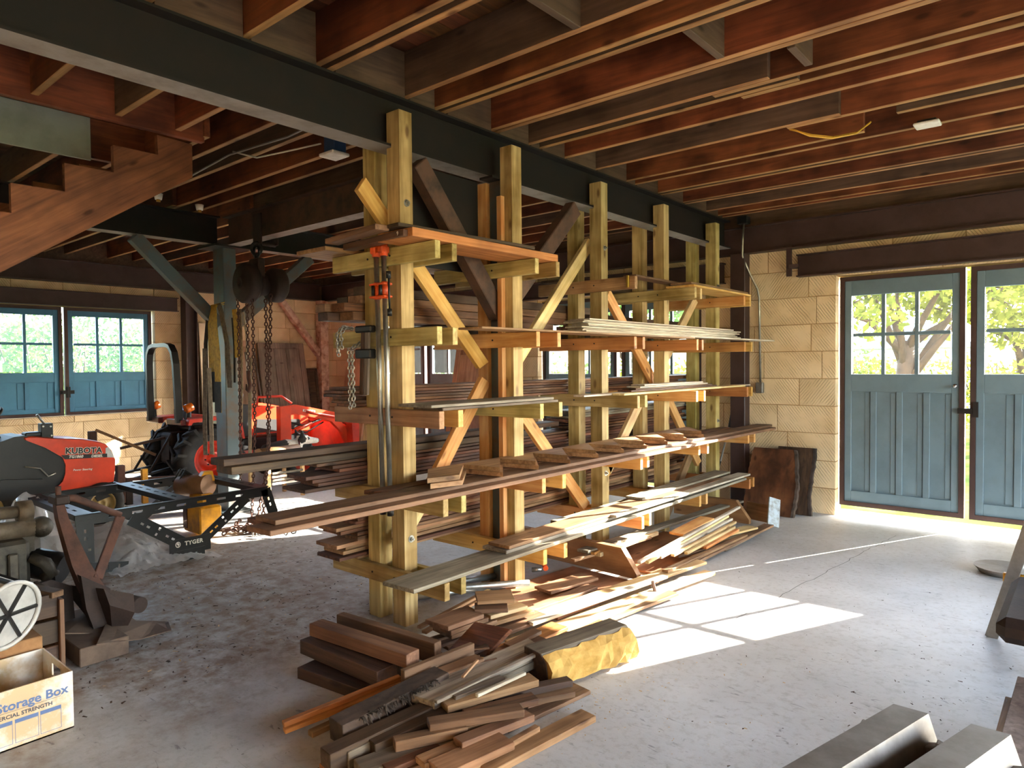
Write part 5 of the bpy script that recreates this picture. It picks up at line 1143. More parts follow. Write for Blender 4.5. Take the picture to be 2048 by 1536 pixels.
MB().tube([(HX+.02+.04*math.sin(a),3.5+.03*math.sin(a),2.645-.06*math.cos(a)) for a in [i*6.28/14 for i in range(14)]],.015,8,closed=True).build('shackle','black_metal',ho)
def cpart(path, parent, link=.045, wire=.006, wid=.017, mat='rust', name='chain'):
    c = MB(); chain(c, path, link, wire, wid, 8); o = c.build(name, mat, parent, fix=False); o['kind'] = 'stuff'; return o
cpart([(-6.37,3.40,2.18),(-6.37,3.40,1.0),(-6.36,3.38,.35)],ho); cpart([(-6.10,3.40,2.15),(-6.10,3.40,.9),(-6.12,3.36,.05)],ho)
cpart([(-6.235,3.42,2.12),(-6.235,3.42,1.45)],ho); cpart([(-6.03,3.55,2.20),(-6.03,3.5,.8),(-6.03,3.42,.02)],ho,.05,.007,.019); cpart([(-6.14,3.56,2.16),(-6.14,3.56,.6),(-6.1,3.4,.02)],ho,.05,.007,.019)
hk = MB().tube([(-6.235,3.42,1.47),(-6.235,3.42,1.40),(-6.21,3.42,1.33),(-6.235,3.42,1.27),(-6.275,3.42,1.29),(-6.28,3.42,1.34)],[.022,.020,.020,.018,.014,.006],8); hk.build('load_hook','rust',ho)
hp = MB(); hr = random.Random(5)
for k in range(16):
    a = hr.uniform(0,6.28); x, y = -5.92+hr.gauss(0,.12), 3.27+hr.gauss(0,.10)
    chain(hp,[(x-.12*math.cos(a),y-.12*math.sin(a),.012+hr.uniform(0,.05)),(x,y,.03+hr.uniform(0,.05)),(x+.12*math.cos(a+.8),y+.12*math.sin(a+.8),.012)],.05,.007,.019,8)
hp = tag(hp.build('chain_heap','rust',fix=False),'heap of rusty chain on the floor below the hoist','chain',kind='stuff')
cg = MB()
for k in range(6):
    x, y = -5.66+.045*k, 3.13+.05*k; cg.tube([(x+.03*math.cos(i*1.047),y+.02*math.sin(i*1.047)*(1 if k%2 else .4),.03+.02*math.sin(i*1.047)*(.3 if k%2 else 1)) for i in range(6)],.007,6,closed=True)
tag(cg.build('shiny_chain','chrome',fix=False),'short length of bright chain lying in the sun on the floor','chain')
# slings draped over the column brace
def sling(path, w, mat, label, wd=(1,.0,0), t=.006, ends=None, name='lifting_sling'):
    root = empty(name, path[-1], label=label, cat='strap')
    MB().strap(path, w, t, wd).build('webbing', mat, root)
    if ends:
        for (p0,p1,mm) in ends: MB().strap([p0,p1], w+.004, t+.004, wd).build('sleeve', mm, root)
    return root
sling([(-6.88,3.38,1.15),(-6.885,3.38,1.6),(-6.89,3.38,1.95),(-6.89,3.42,2.13),(-6.89,3.50,2.15)],.115,'yellow_strap','yellow lifting sling with black end, left on the column',ends=[((-6.881,3.375,1.46),(-6.88,3.375,1.15),'black_strap')])
sling([(-6.74,3.37,1.05),(-6.745,3.37,1.6),(-6.80,3.37,1.95),(-6.86,3.40,2.14),(-6.88,3.5,2.17)],.115,'yellow_strap','yellow lifting sling with black end, right on the column',ends=[((-6.741,3.365,1.36),(-6.74,3.365,1.05),'black_strap')])
sling([(-7.06,3.41,.80),(-7.07,3.41,1.3),(-7.05,3.40,1.75),(-6.98,3.40,2.05)],.04,'black_strap','thin dark strap hanging left of the yellow slings',wd=(.8,.6,0))
sling([(-6.60,3.42,1.30),(-6.64,3.42,1.75),(-6.74,3.42,2.05),(-6.84,3.44,2.16)],.09,'grey_strap','grey strap with a metal end beside the yellow slings')
sling([(-6.86,3.35,.62),(-6.865,3.35,1.0),(-6.87,3.345,1.5)],.08,'tan_strap','long tan strap hanging nearly to the tyre')
sling([(-7.02,3.36,.60),(-7.025,3.36,.9),(-7.0,3.36,1.3),(-7.01,3.37,1.7)],.05,'grey_strap','narrow grey strap loop left of the tan strap',wd=(.9,.4,0))
sling([(-6.50,3.45,1.60),(-6.51,3.45,1.9),(-6.54,3.45,2.08)],.085,'yellow_strap','short yellow strap right of the column')
sling([(-6.55,3.50,.95),(-6.53,3.5,1.4),(-6.50,3.49,1.8),(-6.50,3.48,2.08)],.07,'tan_strap','tan strap hanging right of the column behind the chain')
sling([(-6.40,3.50,1.45),(-6.40,3.5,1.8),(-6.46,3.5,2.05)],.03,'pale_green' if False else 'cable_white','white cord loop hanging right of the column')
sling([(-6.42,3.52,.62),(-6.40,3.52,1.2),(-6.38,3.52,1.6)],.06,'tan_strap','brown leather strap hanging low behind the hoist chains')
sling([(-6.58,3.46,1.35),(-6.57,3.46,1.7),(-6.60,3.46,2.0)],.035,'black_strap','black strap behind the short yellow one')

# ================================================================== garden tractor at the far left
GX = -7.35
gt = empty('garden_tractor',(-7.6,2.2,0),label='orange garden tractor hood with lettering at the left edge',cat='tractor')
hoodp = [(1.86,.895),(1.95,.893),(2.11,.865),(2.336,.838),(2.48,.80),(2.55,.765),(2.60,.70),(2.63,.60),(2.625,.50),(2.61,.385),(2.45,.372),(2.27,.362),(2.10,.352),(2.095,.38),(2.16,.444),(2.185,.52),(2.189,.605),(2.165,.68),(2.03,.784),(1.87,.872)]
hb = MB(); W = .46
rings = []
for s_, k in ((-.02,1.0),(0,1.0)): pass
prof = lambda dx, sh: [(GX-dx, 2.25+(y-2.25)*(1-sh), .62+(z-.62)*(1-sh)) for y,z in hoodp]
hb.loft([prof(0.0,.045),prof(.02,.012),prof(.05,0),prof(W-.05,0),prof(W-.02,.012),prof(W,.045)],smooth=False); hb.build('hood','orange',gt)
bd = [(1.55,.90),(1.70,.865),(1.80,.90),(1.88,.905),(2.03,.80),(2.17,.69),(2.20,.60),(2.185,.50),(2.13,.42),(2.07,.40),(1.60,.42),(1.40,.5)]
MB().prism([(GX-.015,y,z) for y,z in bd],(-W+.03,0,0)).build('dash_panel','black_plastic',gt)
MB().prism([(GX+.035,y,z) for y,z in ((1.35,.36),(1.35,.52),(1.70,.53),(2.0,.50),(2.09,.42),(2.10,.34))],(-.30,0,0)).build('fender','black_plastic',gt)
MB().prism([(GX+.003,y,z) for y,z in ((2.535,.73),(2.56,.74),(2.60,.665),(2.605,.63),(2.53,.64))],(-.02,0,0)).build('headlight','lens',gt)
MB().prism([(GX+.006,2.61,.385),(GX+.006,2.63,.37),(GX+.006,2.66,.37),(GX+.006,2.66,.28),(GX+.006,2.45,.22),(GX+.006,2.40,.34)],(-.44,0,0)).build('front_bumper','black_metal',gt)
MB().box((GX-.36,1.95,.22),(GX-.1,2.62,.36),.01).build('chassis','black_metal',gt)
def wheel(mb_t, mb_r, x0, x1, y, z, r, rr, lug=0, n=32):
    w_ = x1-x0
    m = Matrix.Translation((x0,y,z)) @ Matrix.Rotation(math.pi/2,4,'Y')
    mb_t.lathe([(rr,.10*w_),(rr*1.02,0.0),(r*.86,0),(r*.96,.06*w_),(r,.2*w_),(r,.8*w_),(r*.96,.94*w_),(r*.86,w_),(rr*1.02,w_),(rr,.9*w_)],n,m)
    if lug:
        for k in range(lug):
            a = 2*math.pi*k/lug
            for sd_2 in (0,1):
                aa = a+(math.pi/lug if sd_2 else 0); xs = (x0,x0+w_*.54) if sd_2 else (x0+w_*.46,x1); a2 = aa+(.22 if True else 0)
                p = lambda ang, rad, x: (x, y+rad*math.cos(ang), z+rad*math.sin(ang))
                xo = xs[1] if not sd_2 else xs[0]; xi = xs[0] if not sd_2 else xs[1]
                q0 = [p(aa-.045,r*.93,xo),p(aa+.045,r*.93,xo),p(aa+.04,r*1.075,xo),p(aa-.04,r*1.075,xo)]
                q1 = [p(a2-.045,r*.97,xi),p(a2+.045,r*.97,xi),p(a2+.04,r*1.075,xi),p(a2-.04,r*1.075,xi)]
                qs = [p(aa-.06,r*.80,xo+(.004 if not sd_2 else -.004)),p(aa+.02,r*.80,xo+(.004 if not sd_2 else -.004)),p(aa+.03,r*.93,xo+(.012 if not sd_2 else -.012)),p(aa-.055,r*.93,xo+(.012 if not sd_2 else -.012))]
                mb_t.loft([qs,q0,q1],smooth=False)
    mb_r.lathe([(0,w_*.70),(rr*.18,w_*.70),(rr*.2,w_*.78),(rr*.45,w_*.78),(rr*.55,w_*.66),(rr*.80,w_*.58),(rr*.86,w_*.86),(rr*.95,w_*.97),(rr*1.06,w_*.99),(rr*1.07,w_*.93),(rr*.9,w_*.5),(rr*.9,w_*.06),(0,w_*.06)],n,m)
a_, b2 = MB(), MB(); wheel(a_,b2,GX-.10,GX+.03,2.49,.195,.205,.115,0); a_.build('front_tyre','rubber',gt); b2.build('front_rim','tan_wheel',gt)
a_, b2 = MB(), MB(); wheel(a_,b2,GX-.52,GX-.40,2.49,.195,.205,.115,0); a_.build('front_tyre','rubber',gt); b2.build('front_rim','tan_wheel',gt)
a_, b2 = MB(), MB(); wheel(a_,b2,GX-.17,GX+.02,1.55,.27,.28,.15,0); a_.build('rear_tyre','rubber',gt); b2.build('rear_rim','tan_wheel',gt)
a_, b2 = MB(), MB(); wheel(a_,b2,GX-.60,GX-.42,1.55,.27,.28,.15,0); a_.build('rear_tyre','rubber',gt); b2.build('rear_rim','tan_wheel',gt)
MB().box((GX-.16,2.02,.862),(GX-.06,2.115,1.0),.004).build('weight_bracket','black_metal',gt)
MB().tube([(GX-.10,2.06,.99),(GX-.10,1.998,1.085)],.011,8).build('rod','galv',gt)
MB().box((GX-.2,1.90,.885),(GX-.08,2.03,.925),.008).build('latch_plate','black_metal',gt)
for (yy,zz) in ((2.035,.975),(2.095,.97),(2.10,.885)): MB().cyl((GX-.058,yy,zz),(GX-.052,yy,zz),.008,n=10).build('bolt','galv',gt)
sw = [(GX-.25+.17*math.cos(a),1.66+.10*math.sin(a),1.05+.10*math.sin(a)) for a in [i*6.283/24 for i in range(24)]]
MB().tube(sw,.014,8,closed=True).build('steering_wheel','black_plastic',gt); MB().tube([(GX-.25,1.67,1.04),(GX-.25,1.75,.86)],.016,8).build('steering_column','black_plastic',gt)
MB().tube([(GX+.03,1.86,.63),(GX+.03,1.98,.60),(GX+.03,2.04,.52),(GX+.03,2.10,.545)],.007,6).build('pedal_rod','galv',gt)
def side_text(body, size, mat, y, z, ang, parent, bold=0.0, shear=0.0, x=GX+.004, ext=.0015, spacing=1.0):
    m = Matrix.Translation((x,y,z)) @ Matrix.Rotation(ang,4,'X') @ Matrix(((0,0,1),(1,0,0),(0,1,0))).to_4x4()
    return text(body, size, mat, m, parent, 'lettering', ext, bold, shear, 'CENTER', spacing)
MB().prism([(GX+.001,y,z) for y,z in ((2.155,.700),(2.545,.675),(2.545,.640),(2.185,.658))],(.004,0,0)).build('stripe','ink_black',gt)
side_text('KUBOTA',.075,'ink_white',2.345,.722,-.07,gt,.006,x=GX+.003,spacing=1.05); side_text('KUBOTA',.075,'ink_black',2.345,.722,-.07,gt,.002,x=GX+.0055,spacing=1.05)
side_text('TG1860',.036,'ink_white',2.275,.674,-.07,gt,.0012,.2,x=GX+.006); side_text('DIESEL',.034,'ink_white',2.455,.661,-.07,gt,.0012,.2,x=GX+.006)
side_text('Power Steering',.026,'ink_white',2.33,.545,-.05,gt,.0003,.25)

# ================================================================== orange tractor with loader
kt = empty('loader_tractor',(-8.55,4.4,0),label='orange compact tractor with roll bar and front loader by the left wall',cat='tractor')
for (x0,x1,nm) in ((-8.36,-8.08,0),(-9.10,-8.82,1)):
    a_, b2 = MB(), MB(); wheel(a_,b2,x0,x1,3.96,.40,.40,.225,15)
    if nm:
        pass
    t_ = a_.build('rear_tyre','rubber',kt); r2 = b2.build('rear_rim','orange_red',kt)
    for k in range(6): 
        an = k*math.pi/3; MB().cyl((x1-.07,3.96+.07*math.cos(an),.40+.07*math.sin(an)),(x1-.05,3.96+.07*math.cos(an),.40+.07*math.sin(an)),.011,n=6,smooth=False).build('wheel_nut','rust_dark',r2)
    a_, b2 = MB(), MB(); wheel(a_,b2,x0+.04 if not nm else x0+.06,x1-.02,5.20,.25,.25,.14,12); a_.build('front_tyre','rubber',kt); b2.build('front_rim','orange_red',kt)
MB().box((-8.78,3.75,.38),(-8.42,5.45,.58),.02).build('chassis','black_metal',kt)
MB().box((-8.74,3.62,.34),(-8.46,4.05,.72),.03).build('transmission','rust_dark',kt)
for (xa,xb) in ((-8.37,-8.06),(-9.12,-8.82)):
    f = [(3.66,.83),(3.68,.90),(3.95,.905),(4.20,.90),(4.32,.83),(4.36,.62),(4.33,.62),(4.28,.80),(4.18,.865),(3.95,.868),(3.72,.86),(3.70,.83)]
    MB().prism([(xa,y,z) for y,z in f],(xb-xa,0,0)).build('fender','orange_red',kt)
MB().box((-8.50,3.60,.83),(-8.10,3.66,.90),.008).build('tail_panel','dark_red',kt); MB().box((-9.08,3.60,.83),(-8.72,3.66,.90),.008).build('tail_panel','dark_red',kt)
# roll bar
rb = []
for (x,z) in ((-8.16,.86),(-8.16,1.2),(-8.17,1.55),(-8.20,1.68),(-8.27,1.755),(-8.36,1.775),(-8.70,1.775),(-8.80,1.755),(-8.87,1.68),(-8.90,1.55),(-8.92,1.2),(-8.93,.86)): rb.append((x,3.60-.03*(z-.86),z))
MB().strap(rb,.075,.045,(0,1,0)).build('roll_bar','black_metal',kt)
for (x,s) in ((-8.08,1),(-8.99,-1)):
    l = MB().cyl((x,3.64,1.02),(x,3.72,1.05),.05,n=16); l.build('turn_signal','amber',kt)
    MB().bar((x-.05*s,3.66,.90),(x-.02*s,3.66,1.0),.03,.02,(0,1,0)).build('lamp_stem','black_metal',kt)
MB().box((-8.80,3.85,.72),(-8.40,4.2,.80),.03).build('seat','black_plastic',kt); MB().box((-8.78,3.80,.80),(-8.42,3.88,1.02),.03).build('seat_back','black_plastic',kt)
sw = [(-8.6+.16*math.cos(a),4.52+.06*math.sin(a),1.06+.14*math.sin(a)) for a in [i*6.283/20 for i in range(20)]]
MB().tube(sw,.013,6,closed=True).build('steering_wheel','black_plastic',kt); MB().tube([(-8.6,4.53,1.05),(-8.6,4.72,.82)],.018,8).build('steering_column','black_plastic',kt)
hd_ = [(4.62,.62),(4.62,.97),(4.85,.99),(5.30,.93),(5.48,.86),(5.52,.62)]
MB().prism([(-8.42,y,z) for y,z in hd_],(-.36,0,0)).build('engine_hood','orange',kt)
MB().box((-8.80,4.50,.60),(-8.40,4.63,1.02),.01).build('dash','black_plastic',kt)
MB().prism([(-8.415,y,z) for y,z in ((4.7,.64),(4.72,.82),(5.35,.78),(5.38,.64))],(.01,0,0)).build('engine_opening','black_plastic',kt)
for x in (-8.13,-9.02):
    MB().box((x-.05,4.86,.42),(x+.05,5.02,.99),.006).build('loader_post','orange',kt)
    MB().prism([(x-.035,y,z) for y,z in ((4.92,.99),(5.12,1.00),(5.70,.87),(5.90,.62),(6.02,.38),(5.94,.36),(5.82,.58),(5.66,.74),(5.12,.88),(4.98,.86))],(.07,0,0)).build('loader_arm','orange',kt)
    MB().tube([(x,4.98,.62),(x,5.35,.74)],.03,10).build('lift_cylinder','orange',kt); MB().tube([(x,5.35,.74),(x,5.62,.82)],.018,10).build('lift_rod','chrome',kt)
    MB().tube([(x+.02,5.25,.90),(x+.02,5.70,.80)],.025,10).build('tilt_cylinder','orange_red',kt); MB().tube([(x+.02,5.70,.80),(x+.02,5.95,.66)],.014,8).build('tilt_rod','chrome',kt)
    MB().prism([(x-.03,y,z) for y,z in ((4.88,.42),(4.98,.42),(4.70,.22),(4.60,.22))],(.06,0,0)).build('loader_brace','orange_red',kt)
MB().cyl((-9.05,5.70,.83),(-8.10,5.70,.83),.035,n=14).build('cross_tube','orange',kt)
bk = [(5.92,.18),(5.90,.70),(5.96,.74),(6.02,.70),(6.02,.25),(6.48,.14),(6.48,.11),(5.98,.14)]
MB().prism([(-9.2,y,z) for y,z in bk],(1.24,0,0)).build('bucket','orange_red',kt)
gg = []
for (y,z) in ((4.60,1.0),(4.62,1.12),(4.95,1.12),(5.10,1.02)): gg.append((-8.2,y,z))
MB().tube(gg,.016,8).build('handle_bar','orange_red',kt)
MB().tube([(x,y,z) for x,y,z in ((-8.15,4.95,.80),(-8.12,5.2,.72),(-8.15,5.5,.78))],.010,6).build('hydraulic_hose','black_plastic',kt); MB().tube([(-8.14,4.97,.72),(-8.10,5.25,.62),(-8.14,5.55,.74)],.010,6).build('hydraulic_hose','black_plastic',kt)
MB().box((-8.40,4.12,.36),(-8.05,4.85,.40),.006).build('foot_step','black_metal',kt)
MB().box((-8.38,4.05,.395),(-8.06,4.9,.43),.004).build('side_panel','orange_red',kt)
for (x,s) in ((-8.42,1),(-8.80,-1)):
    MB().bar((x,3.75,.34),(x+.04*s,3.15,.24),.05,.025,(0,0,1),.003).build('hitch_arm','black_metal',kt); MB().bar((x,3.62,.72),(x+.02*s,3.35,.28),.022,.022,(0,1,0)).build('lift_link','rust_dark',kt)
MB().bar((-8.6,3.62,.66),(-8.6,3.12,.58),.03,.03).build('top_link','steel_rust',kt)
side_text('KUBOTA',.05,'white',5.30,.905,-.14,kt,.001,x=-8.094); side_text('HST',.035,'white',4.10,.885,0,kt,.0006,.2,x=-8.058)
# ripper and yellow frame lying behind the tractor
im = empty('box_implement',(-8.45,3.0,0),label='rusty implement frame with a yellow bar between the two tractors',cat='implement')
MB().box((-8.9,2.95,.02),(-8.0,3.02,.30),.004).build('back_plate','rust_dark',im)
MB().box((-8.05,2.86,.05),(-7.98,2.94,.46),.004).build('upright','rust',im); MB().box((-8.0,3.10,.02),(-7.95,3.16,.40),.004).build('upright','yellow',im); MB().box((-8.9,2.88,.05),(-8.83,2.96,.78),.004).build('upright','steel_rust',im)
MB().bar((-8.02,2.95,.30),(-7.98,3.5,.26),.06,.03).build('side_bar','rust',im); MB().bar((-8.75,2.92,.80),(-8.45,3.45,.48),.08,.03,(0,.4,1)).build('drag_plank','leather_tan',im)
# ================================================================== black truck-bed rack
def plate_mesh(mb, m, L, W, t, slots):
    """flat bar along local X with real slots cut through; slots = (x0,x1,y0,y1)"""
    us = sorted(set([-L/2,L/2]+[round(v,4) for s in slots for v in s[:2]])); vs_ = sorted(set([-W/2,W/2]+[round(v,4) for s in slots for v in s[2:]]))
    hole = lambda u, v: any(s[0] < u < s[1] and s[2] < v < s[3] for s in slots)
    nu, nv = len(us), len(vs_); b = len(mb.v)
    for z in (-t/2,t/2):
        for u in us:
            for v in vs_: mb.v.append(tuple(m @ Vector((u,v,z))))
    I = lambda k, i, j: b+k*nu*nv+i*nv+j
    solid = [[not hole((us[i]+us[i+1])/2,(vs_[j]+vs_[j+1])/2) for j in range(nv-1)] for i in range(nu-1)]
    def S(i, j): return 0 <= i < nu-1 and 0 <= j < nv-1 and solid[i][j]
    for i in range(nu-1):
        for j in range(nv-1):
            if not solid[i][j]: continue
            mb.f += [(I(0,i,j),I(0,i,j+1),I(0,i+1,j+1),I(0,i+1,j)),(I(1,i,j),I(1,i+1,j),I(1,i+1,j+1),I(1,i,j+1))]; mb.sm += [False]*2
            if not S(i-1,j): mb.f.append((I(0,i,j),I(1,i,j),I(1,i,j+1),I(0,i,j+1))); mb.sm.append(False)
            if not S(i+1,j): mb.f.append((I(0,i+1,j),I(0,i+1,j+1),I(1,i+1,j+1),I(1,i+1,j))); mb.sm.append(False)
            if not S(i,j-1): mb.f.append((I(0,i,j),I(0,i+1,j),I(1,i+1,j),I(1,i,j))); mb.sm.append(False)
            if not S(i,j+1): mb.f.append((I(0,i,j+1),I(1,i,j+1),I(1,i+1,j+1),I(0,i+1,j+1))); mb.sm.append(False)
def slot_row(L, W, pitch=.16, sl=.075, sw=.018, margin=.10):
    out = []; n = max(1,int((L-2*margin)/pitch)); x0 = -(n-1)*pitch/2
    for k in range(n): out.append((x0+k*pitch-sl/2,x0+k*pitch+sl/2,-sw/2,sw/2))
    return out
def slot_cross(L, W, pitch=.11):
    out = []; n = max(1,int((L-.08)/pitch)); x0 = -(n-1)*pitch/2
    for k in range(n):
        c = x0+k*pitch
        if k % 2: out += [(c-.009,c+.009,-W*.33,-W*.12),(c-.009,c+.009,W*.12,W*.33)]
        else: out += [(c-.04,c-.012,-.008,.008),(c+.012,c+.04,-.008,.008)]
    return out
tk = empty('truck_bed_rack',(-6.0,2.4,0),label='black slotted steel truck-bed rack lying on the dirty floor',cat='truck rack')
def bar_part(name, p0, p1, W, up, slots, t=.006):
    mb = MB(); m = frame(p0, p1, up); L = (Vector(p1)-Vector(p0)).length
    plate_mesh(mb, m, L, W, t, slots(L, W) if slots else []); return mb.build(name,'black_metal',tk)
for X, s in ((-5.41,1),(-6.60,-1)):
    bar_part('rail',(X,1.66,.44),(X,3.12,.44),.075,(1,0,0),slot_row)
    MB().box((X-.035,1.66,.474),(X+.003,3.12,.480)).build('rail_flange','black_metal',tk)
    bar_part('brace_plate',(X+.004*s,2.02,.40),(X+.004*s,2.40,.13),.10,(1,0,0),slot_cross); bar_part('brace_plate',(X+.004*s,2.93,.42),(X+.004*s,2.53,.12),.085,(1,0,0),slot_cross)
    bar_part('end_plate',(X+.004*s,1.72,.44),(X+.004*s,1.72,.12),.11,(1,0,0),slot_cross); bar_part('end_plate',(X,3.10,.46),(X,3.17,.24),.09,(1,0,0),slot_cross)
    bar_part('base_plate',(X+.009*s,2.29,.115),(X+.009*s,2.61,.115),.125,(1,0,0),None)
    bar_part('foot_plate',(X+.013*s,2.34,.045),(X+.013*s,2.56,.045),.085,(1,0,0),lambda L,W:[(-.05,-.035,-.025,.02),(.035,.05,-.025,.02)])
    bar_part('foot_plate',(X+.013*s,1.74,.10),(X+.013*s,1.99,.055),.07,(1,0,0),lambda L,W:[(-.02,-.005,-.02,.02),(.06,.075,-.02,.02)])
for y in (1.72,2.42,3.08):
    bar_part('cross_bar',(-6.60,y,.478),(-5.42,y,.478),.115,(0,0,1),slot_row)
    MB().box((-6.59,y-.058,.44),(-5.43,y-.052,.477)).build('cross_flange','black_metal',tk)
side_text('TYGER',.044,'ink_white',2.475,.135,0,tk,.001,0,x=-5.395,spacing=1.1)
em = MB().tube([(-5.396,2.352+.017*math.cos(a),.137+.020*math.sin(a)) for a in [i*6.283/18 for i in range(18)]],.0028,5,closed=True); em.build('emblem_ring','ink_white',tk)
MB().prism([(-5.397,y,z) for y,z in ((2.352,.152),(2.362,.142),(2.358,.128),(2.349,.122),(2.354,.134),(2.343,.138),(2.345,.148))],(.003,0,0)).build('emblem','ink_white',tk)
# yellow tool case inside the frame
yc = empty('tool_case',(-6.15,2.88,0),label='yellow tool with grey motor standing inside the black rack',cat='power tool')
MB().box((-6.30,2.80,.03),(-5.98,3.0,.27),.012).build('case','yellow',yc)
MB().cyl((-6.42,2.84,.42),(-6.12,2.95,.44),.095,n=20).build('motor','leather_tan',yc); MB().box((-6.28,2.84,.27),(-6.05,2.98,.37),.02).build('mount','yellow',yc)
MB().prism([(-6.20,2.86,.47),(-6.20,3.02,.47),(-6.20,3.0,.56),(-6.20,2.92,.56)],(.06,0,0)).build('handle','yellow',yc); MB().box((-6.30,2.795,.06),(-6.22,2.80,.25)).build('label_panel','dark_red',yc)
for k in range(3): MB().tube([(-6.45+.05*k,2.80,.48),(-6.48+.05*k,2.86,.56),(-6.40+.04*k,2.92,.50)],.012,6).build('cable','black_plastic',yc)
# crumpled clear plastic sheets
from mathutils import noise as _ns
def film(name, x0, x1, y0, y1, hf, label, n=46, seed=0.0):
    mb = MB(); b = 0
    for i in range(n+1):
        for j in range(n+1):
            u, v = i/n, j/n; x = x0+(x1-x0)*u; y = y0+(y1-y0)*v
            p = Vector((x*2.2+seed,y*2.2,seed)); q = _ns.noise(p)+.5*_ns.noise(p*2.3)+.3*_ns.noise(p*5.1)
            ridge = (1-abs(_ns.noise(p*1.7+Vector((7,3,1)))))**3
            h = max(.006, hf(u,v)*(.75+.55*q)+.11*ridge*(.25+hf(u,v))+.03*abs(_ns.noise(p*7))+.02*abs(_ns.noise(p*13)))
            mb.v.append((x+.05*_ns.noise(p*3+Vector((0,9,0))), y+.05*_ns.noise(p*3+Vector((9,0,0))), fz(y)+h))
    for i in range(n):
        for j in range(n):
            a = i*(n+1)+j; mb.f.append((a,a+n+1,a+n+2,a+1)); mb.sm.append((i*7+j*3) % 5 != 0)
    return tag(mb.build(name,'plastic_film',fix=False),label,'plastic sheet')
bump_ = lambda u, v, cu, cv, r: math.exp(-((u-cu)**2+(v-cv)**2)/r**2)
film('plastic_sheet',-6.9,-5.55,1.35,2.15,lambda u,v:.50*bump_(u,v,.45,.35,.34),'crumpled clear plastic sheet heaped behind the rusty implement',seed=2.0)
film('plastic_sheet',-6.35,-5.25,1.86,2.62,lambda u,v:.24*bump_(u,v,.4,.45,.42),'clear plastic sheeting spread under the black rack',seed=5.0)

# ================================================================== rusty junk at the near left
ip = empty('rusty_implement',(-4.25,1.35,0),label='dark rusty plough frame with an upright mast and bent arm',cat='implement')
MB().loft([[(-4.27,1.205,.80),(-4.20,1.20,.80),(-4.19,1.235,.80),(-4.26,1.245,.80)],[(-4.28,1.215,.70),(-4.19,1.21,.70),(-4.18,1.255,.70),(-4.27,1.265,.70)],[(-4.30,1.27,.45),(-4.17,1.26,.45),(-4.15,1.34,.45),(-4.28,1.36,.45)],[(-4.32,1.33,.26),(-4.12,1.31,.26),(-4.10,1.42,.26),(-4.30,1.44,.26)]],smooth=False).build('mast','rust',ip)
MB().box((-4.29,1.19,.78),(-4.17,1.26,.83),.008).build('mast_cap','rust_dark',ip); MB().cyl((-4.22,1.22,.82),(-4.22,1.22,.875),.014,n=10).build('pin','rust',ip)
MB().tube([(-4.22,1.23,.81),(-4.23,1.30,.80),(-4.24,1.40,.74),(-4.24,1.53,.665)],[.02,.02,.019,.018],10).build('bent_arm','rust',ip)
MB().bar((-4.24,1.53,.66),(-4.14,1.37,.36),.05,.022,(1,0,0),.003).build('strut','rust',ip)
MB().loft([[(-4.40,1.30,.29),(-4.02,1.36,.33),(-4.0,1.50,.27),(-4.38,1.46,.22)],[(-4.42,1.33,.20),(-4.0,1.38,.24),(-3.99,1.50,.17),(-4.40,1.46,.12)],[(-4.36,1.38,.10),(-4.06,1.41,.09),(-4.06,1.47,.05),(-4.36,1.44,.05)]],smooth=False).build('share','rust_dark',ip)
MB().prism([(-4.16,1.28,.40),(-4.16,1.42,.30),(-4.16,1.44,.10),(-4.16,1.40,.06),(-4.16,1.34,.08),(-4.16,1.30,.22)],(.06,0,0)).build('cheek_plate','rust_dark',ip)
MB().prism([(-4.34,1.02,.34),(-4.34,1.20,.36),(-4.34,1.30,.30),(-4.34,1.31,.12),(-4.34,1.10,.08),(-4.34,1.0,.2)],(.03,0,0)).build('side_plate','rust_dark',ip)
MB().cyl((-4.36,1.52,.16),(-4.12,1.58,.16),.045,n=14).build('roller','rust_dark',ip); MB().cyl((-4.13,1.385,.30),(-4.12,1.385,.30),.014,n=10).build('bolt','galv_dull',ip)
en = empty('engine_block',(-4.75,1.05,0),label='greasy old engine and gearbox on blocks at the left edge',cat='engine')
paint('grease','#4a443a',.6,.35,'#1e1b18',.8,11.0,bump=.4); paint('cast_tan','#6a5c4a',.65,.2,'#2c2620',.7,9.0,bump=.3)
MB().box((-4.95,.72,.30),(-4.50,1.16,.56),.02).build('block','grease',en); MB().box((-4.86,1.10,.36),(-4.58,1.24,.60),.04).build('housing','grease',en)
for k in range(4): MB().box((-4.49,.78+.09*k,.32),(-4.47,.83+.09*k,.50),.008).build('rib','grease',en)
MB().cyl((-4.62,.75,.72),(-4.62,1.16,.70),.035,n=14).build('shaft','cast_tan',en); MB().cyl((-4.62,1.13,.70),(-4.62,1.20,.70),.06,n=16).build('flange','cast_tan',en)
MB().cyl((-4.60,.80,.62),(-4.60,1.24,.60),.05,n=14).build('pipe','cast_tan',en); MB().ball((-4.60,1.24,.60),(.07,.06,.06)).build('elbow','grease',en)
MB().tube([(-4.50,1.16,.46),(-4.46,1.22,.42),(-4.46,1.25,.36),(-4.50,1.22,.33)],[.03,.035,.035,.03],8).build('port','grease',en)
MB().cyl((-4.62,1.20,.40),(-4.50,1.32,.36),.085,n=18).build('pulley','black_metal',en)
MB().box((-4.95,.70,0),(-4.50,1.14,.30),.01).build('wood_block','dark_timber',en)
tag(MB().tube([(-4.44,.95,.335),(-4.30,1.20,.345)],.016,8).build('wooden_stick','stair_wood'),'short wooden stick lying on the wooden crate, upper','stick') if False else None
cr = empty('wooden_crate',(-4.05,.9,0),label='rough wooden crate behind the ribbed filter at the left edge',cat='crate')
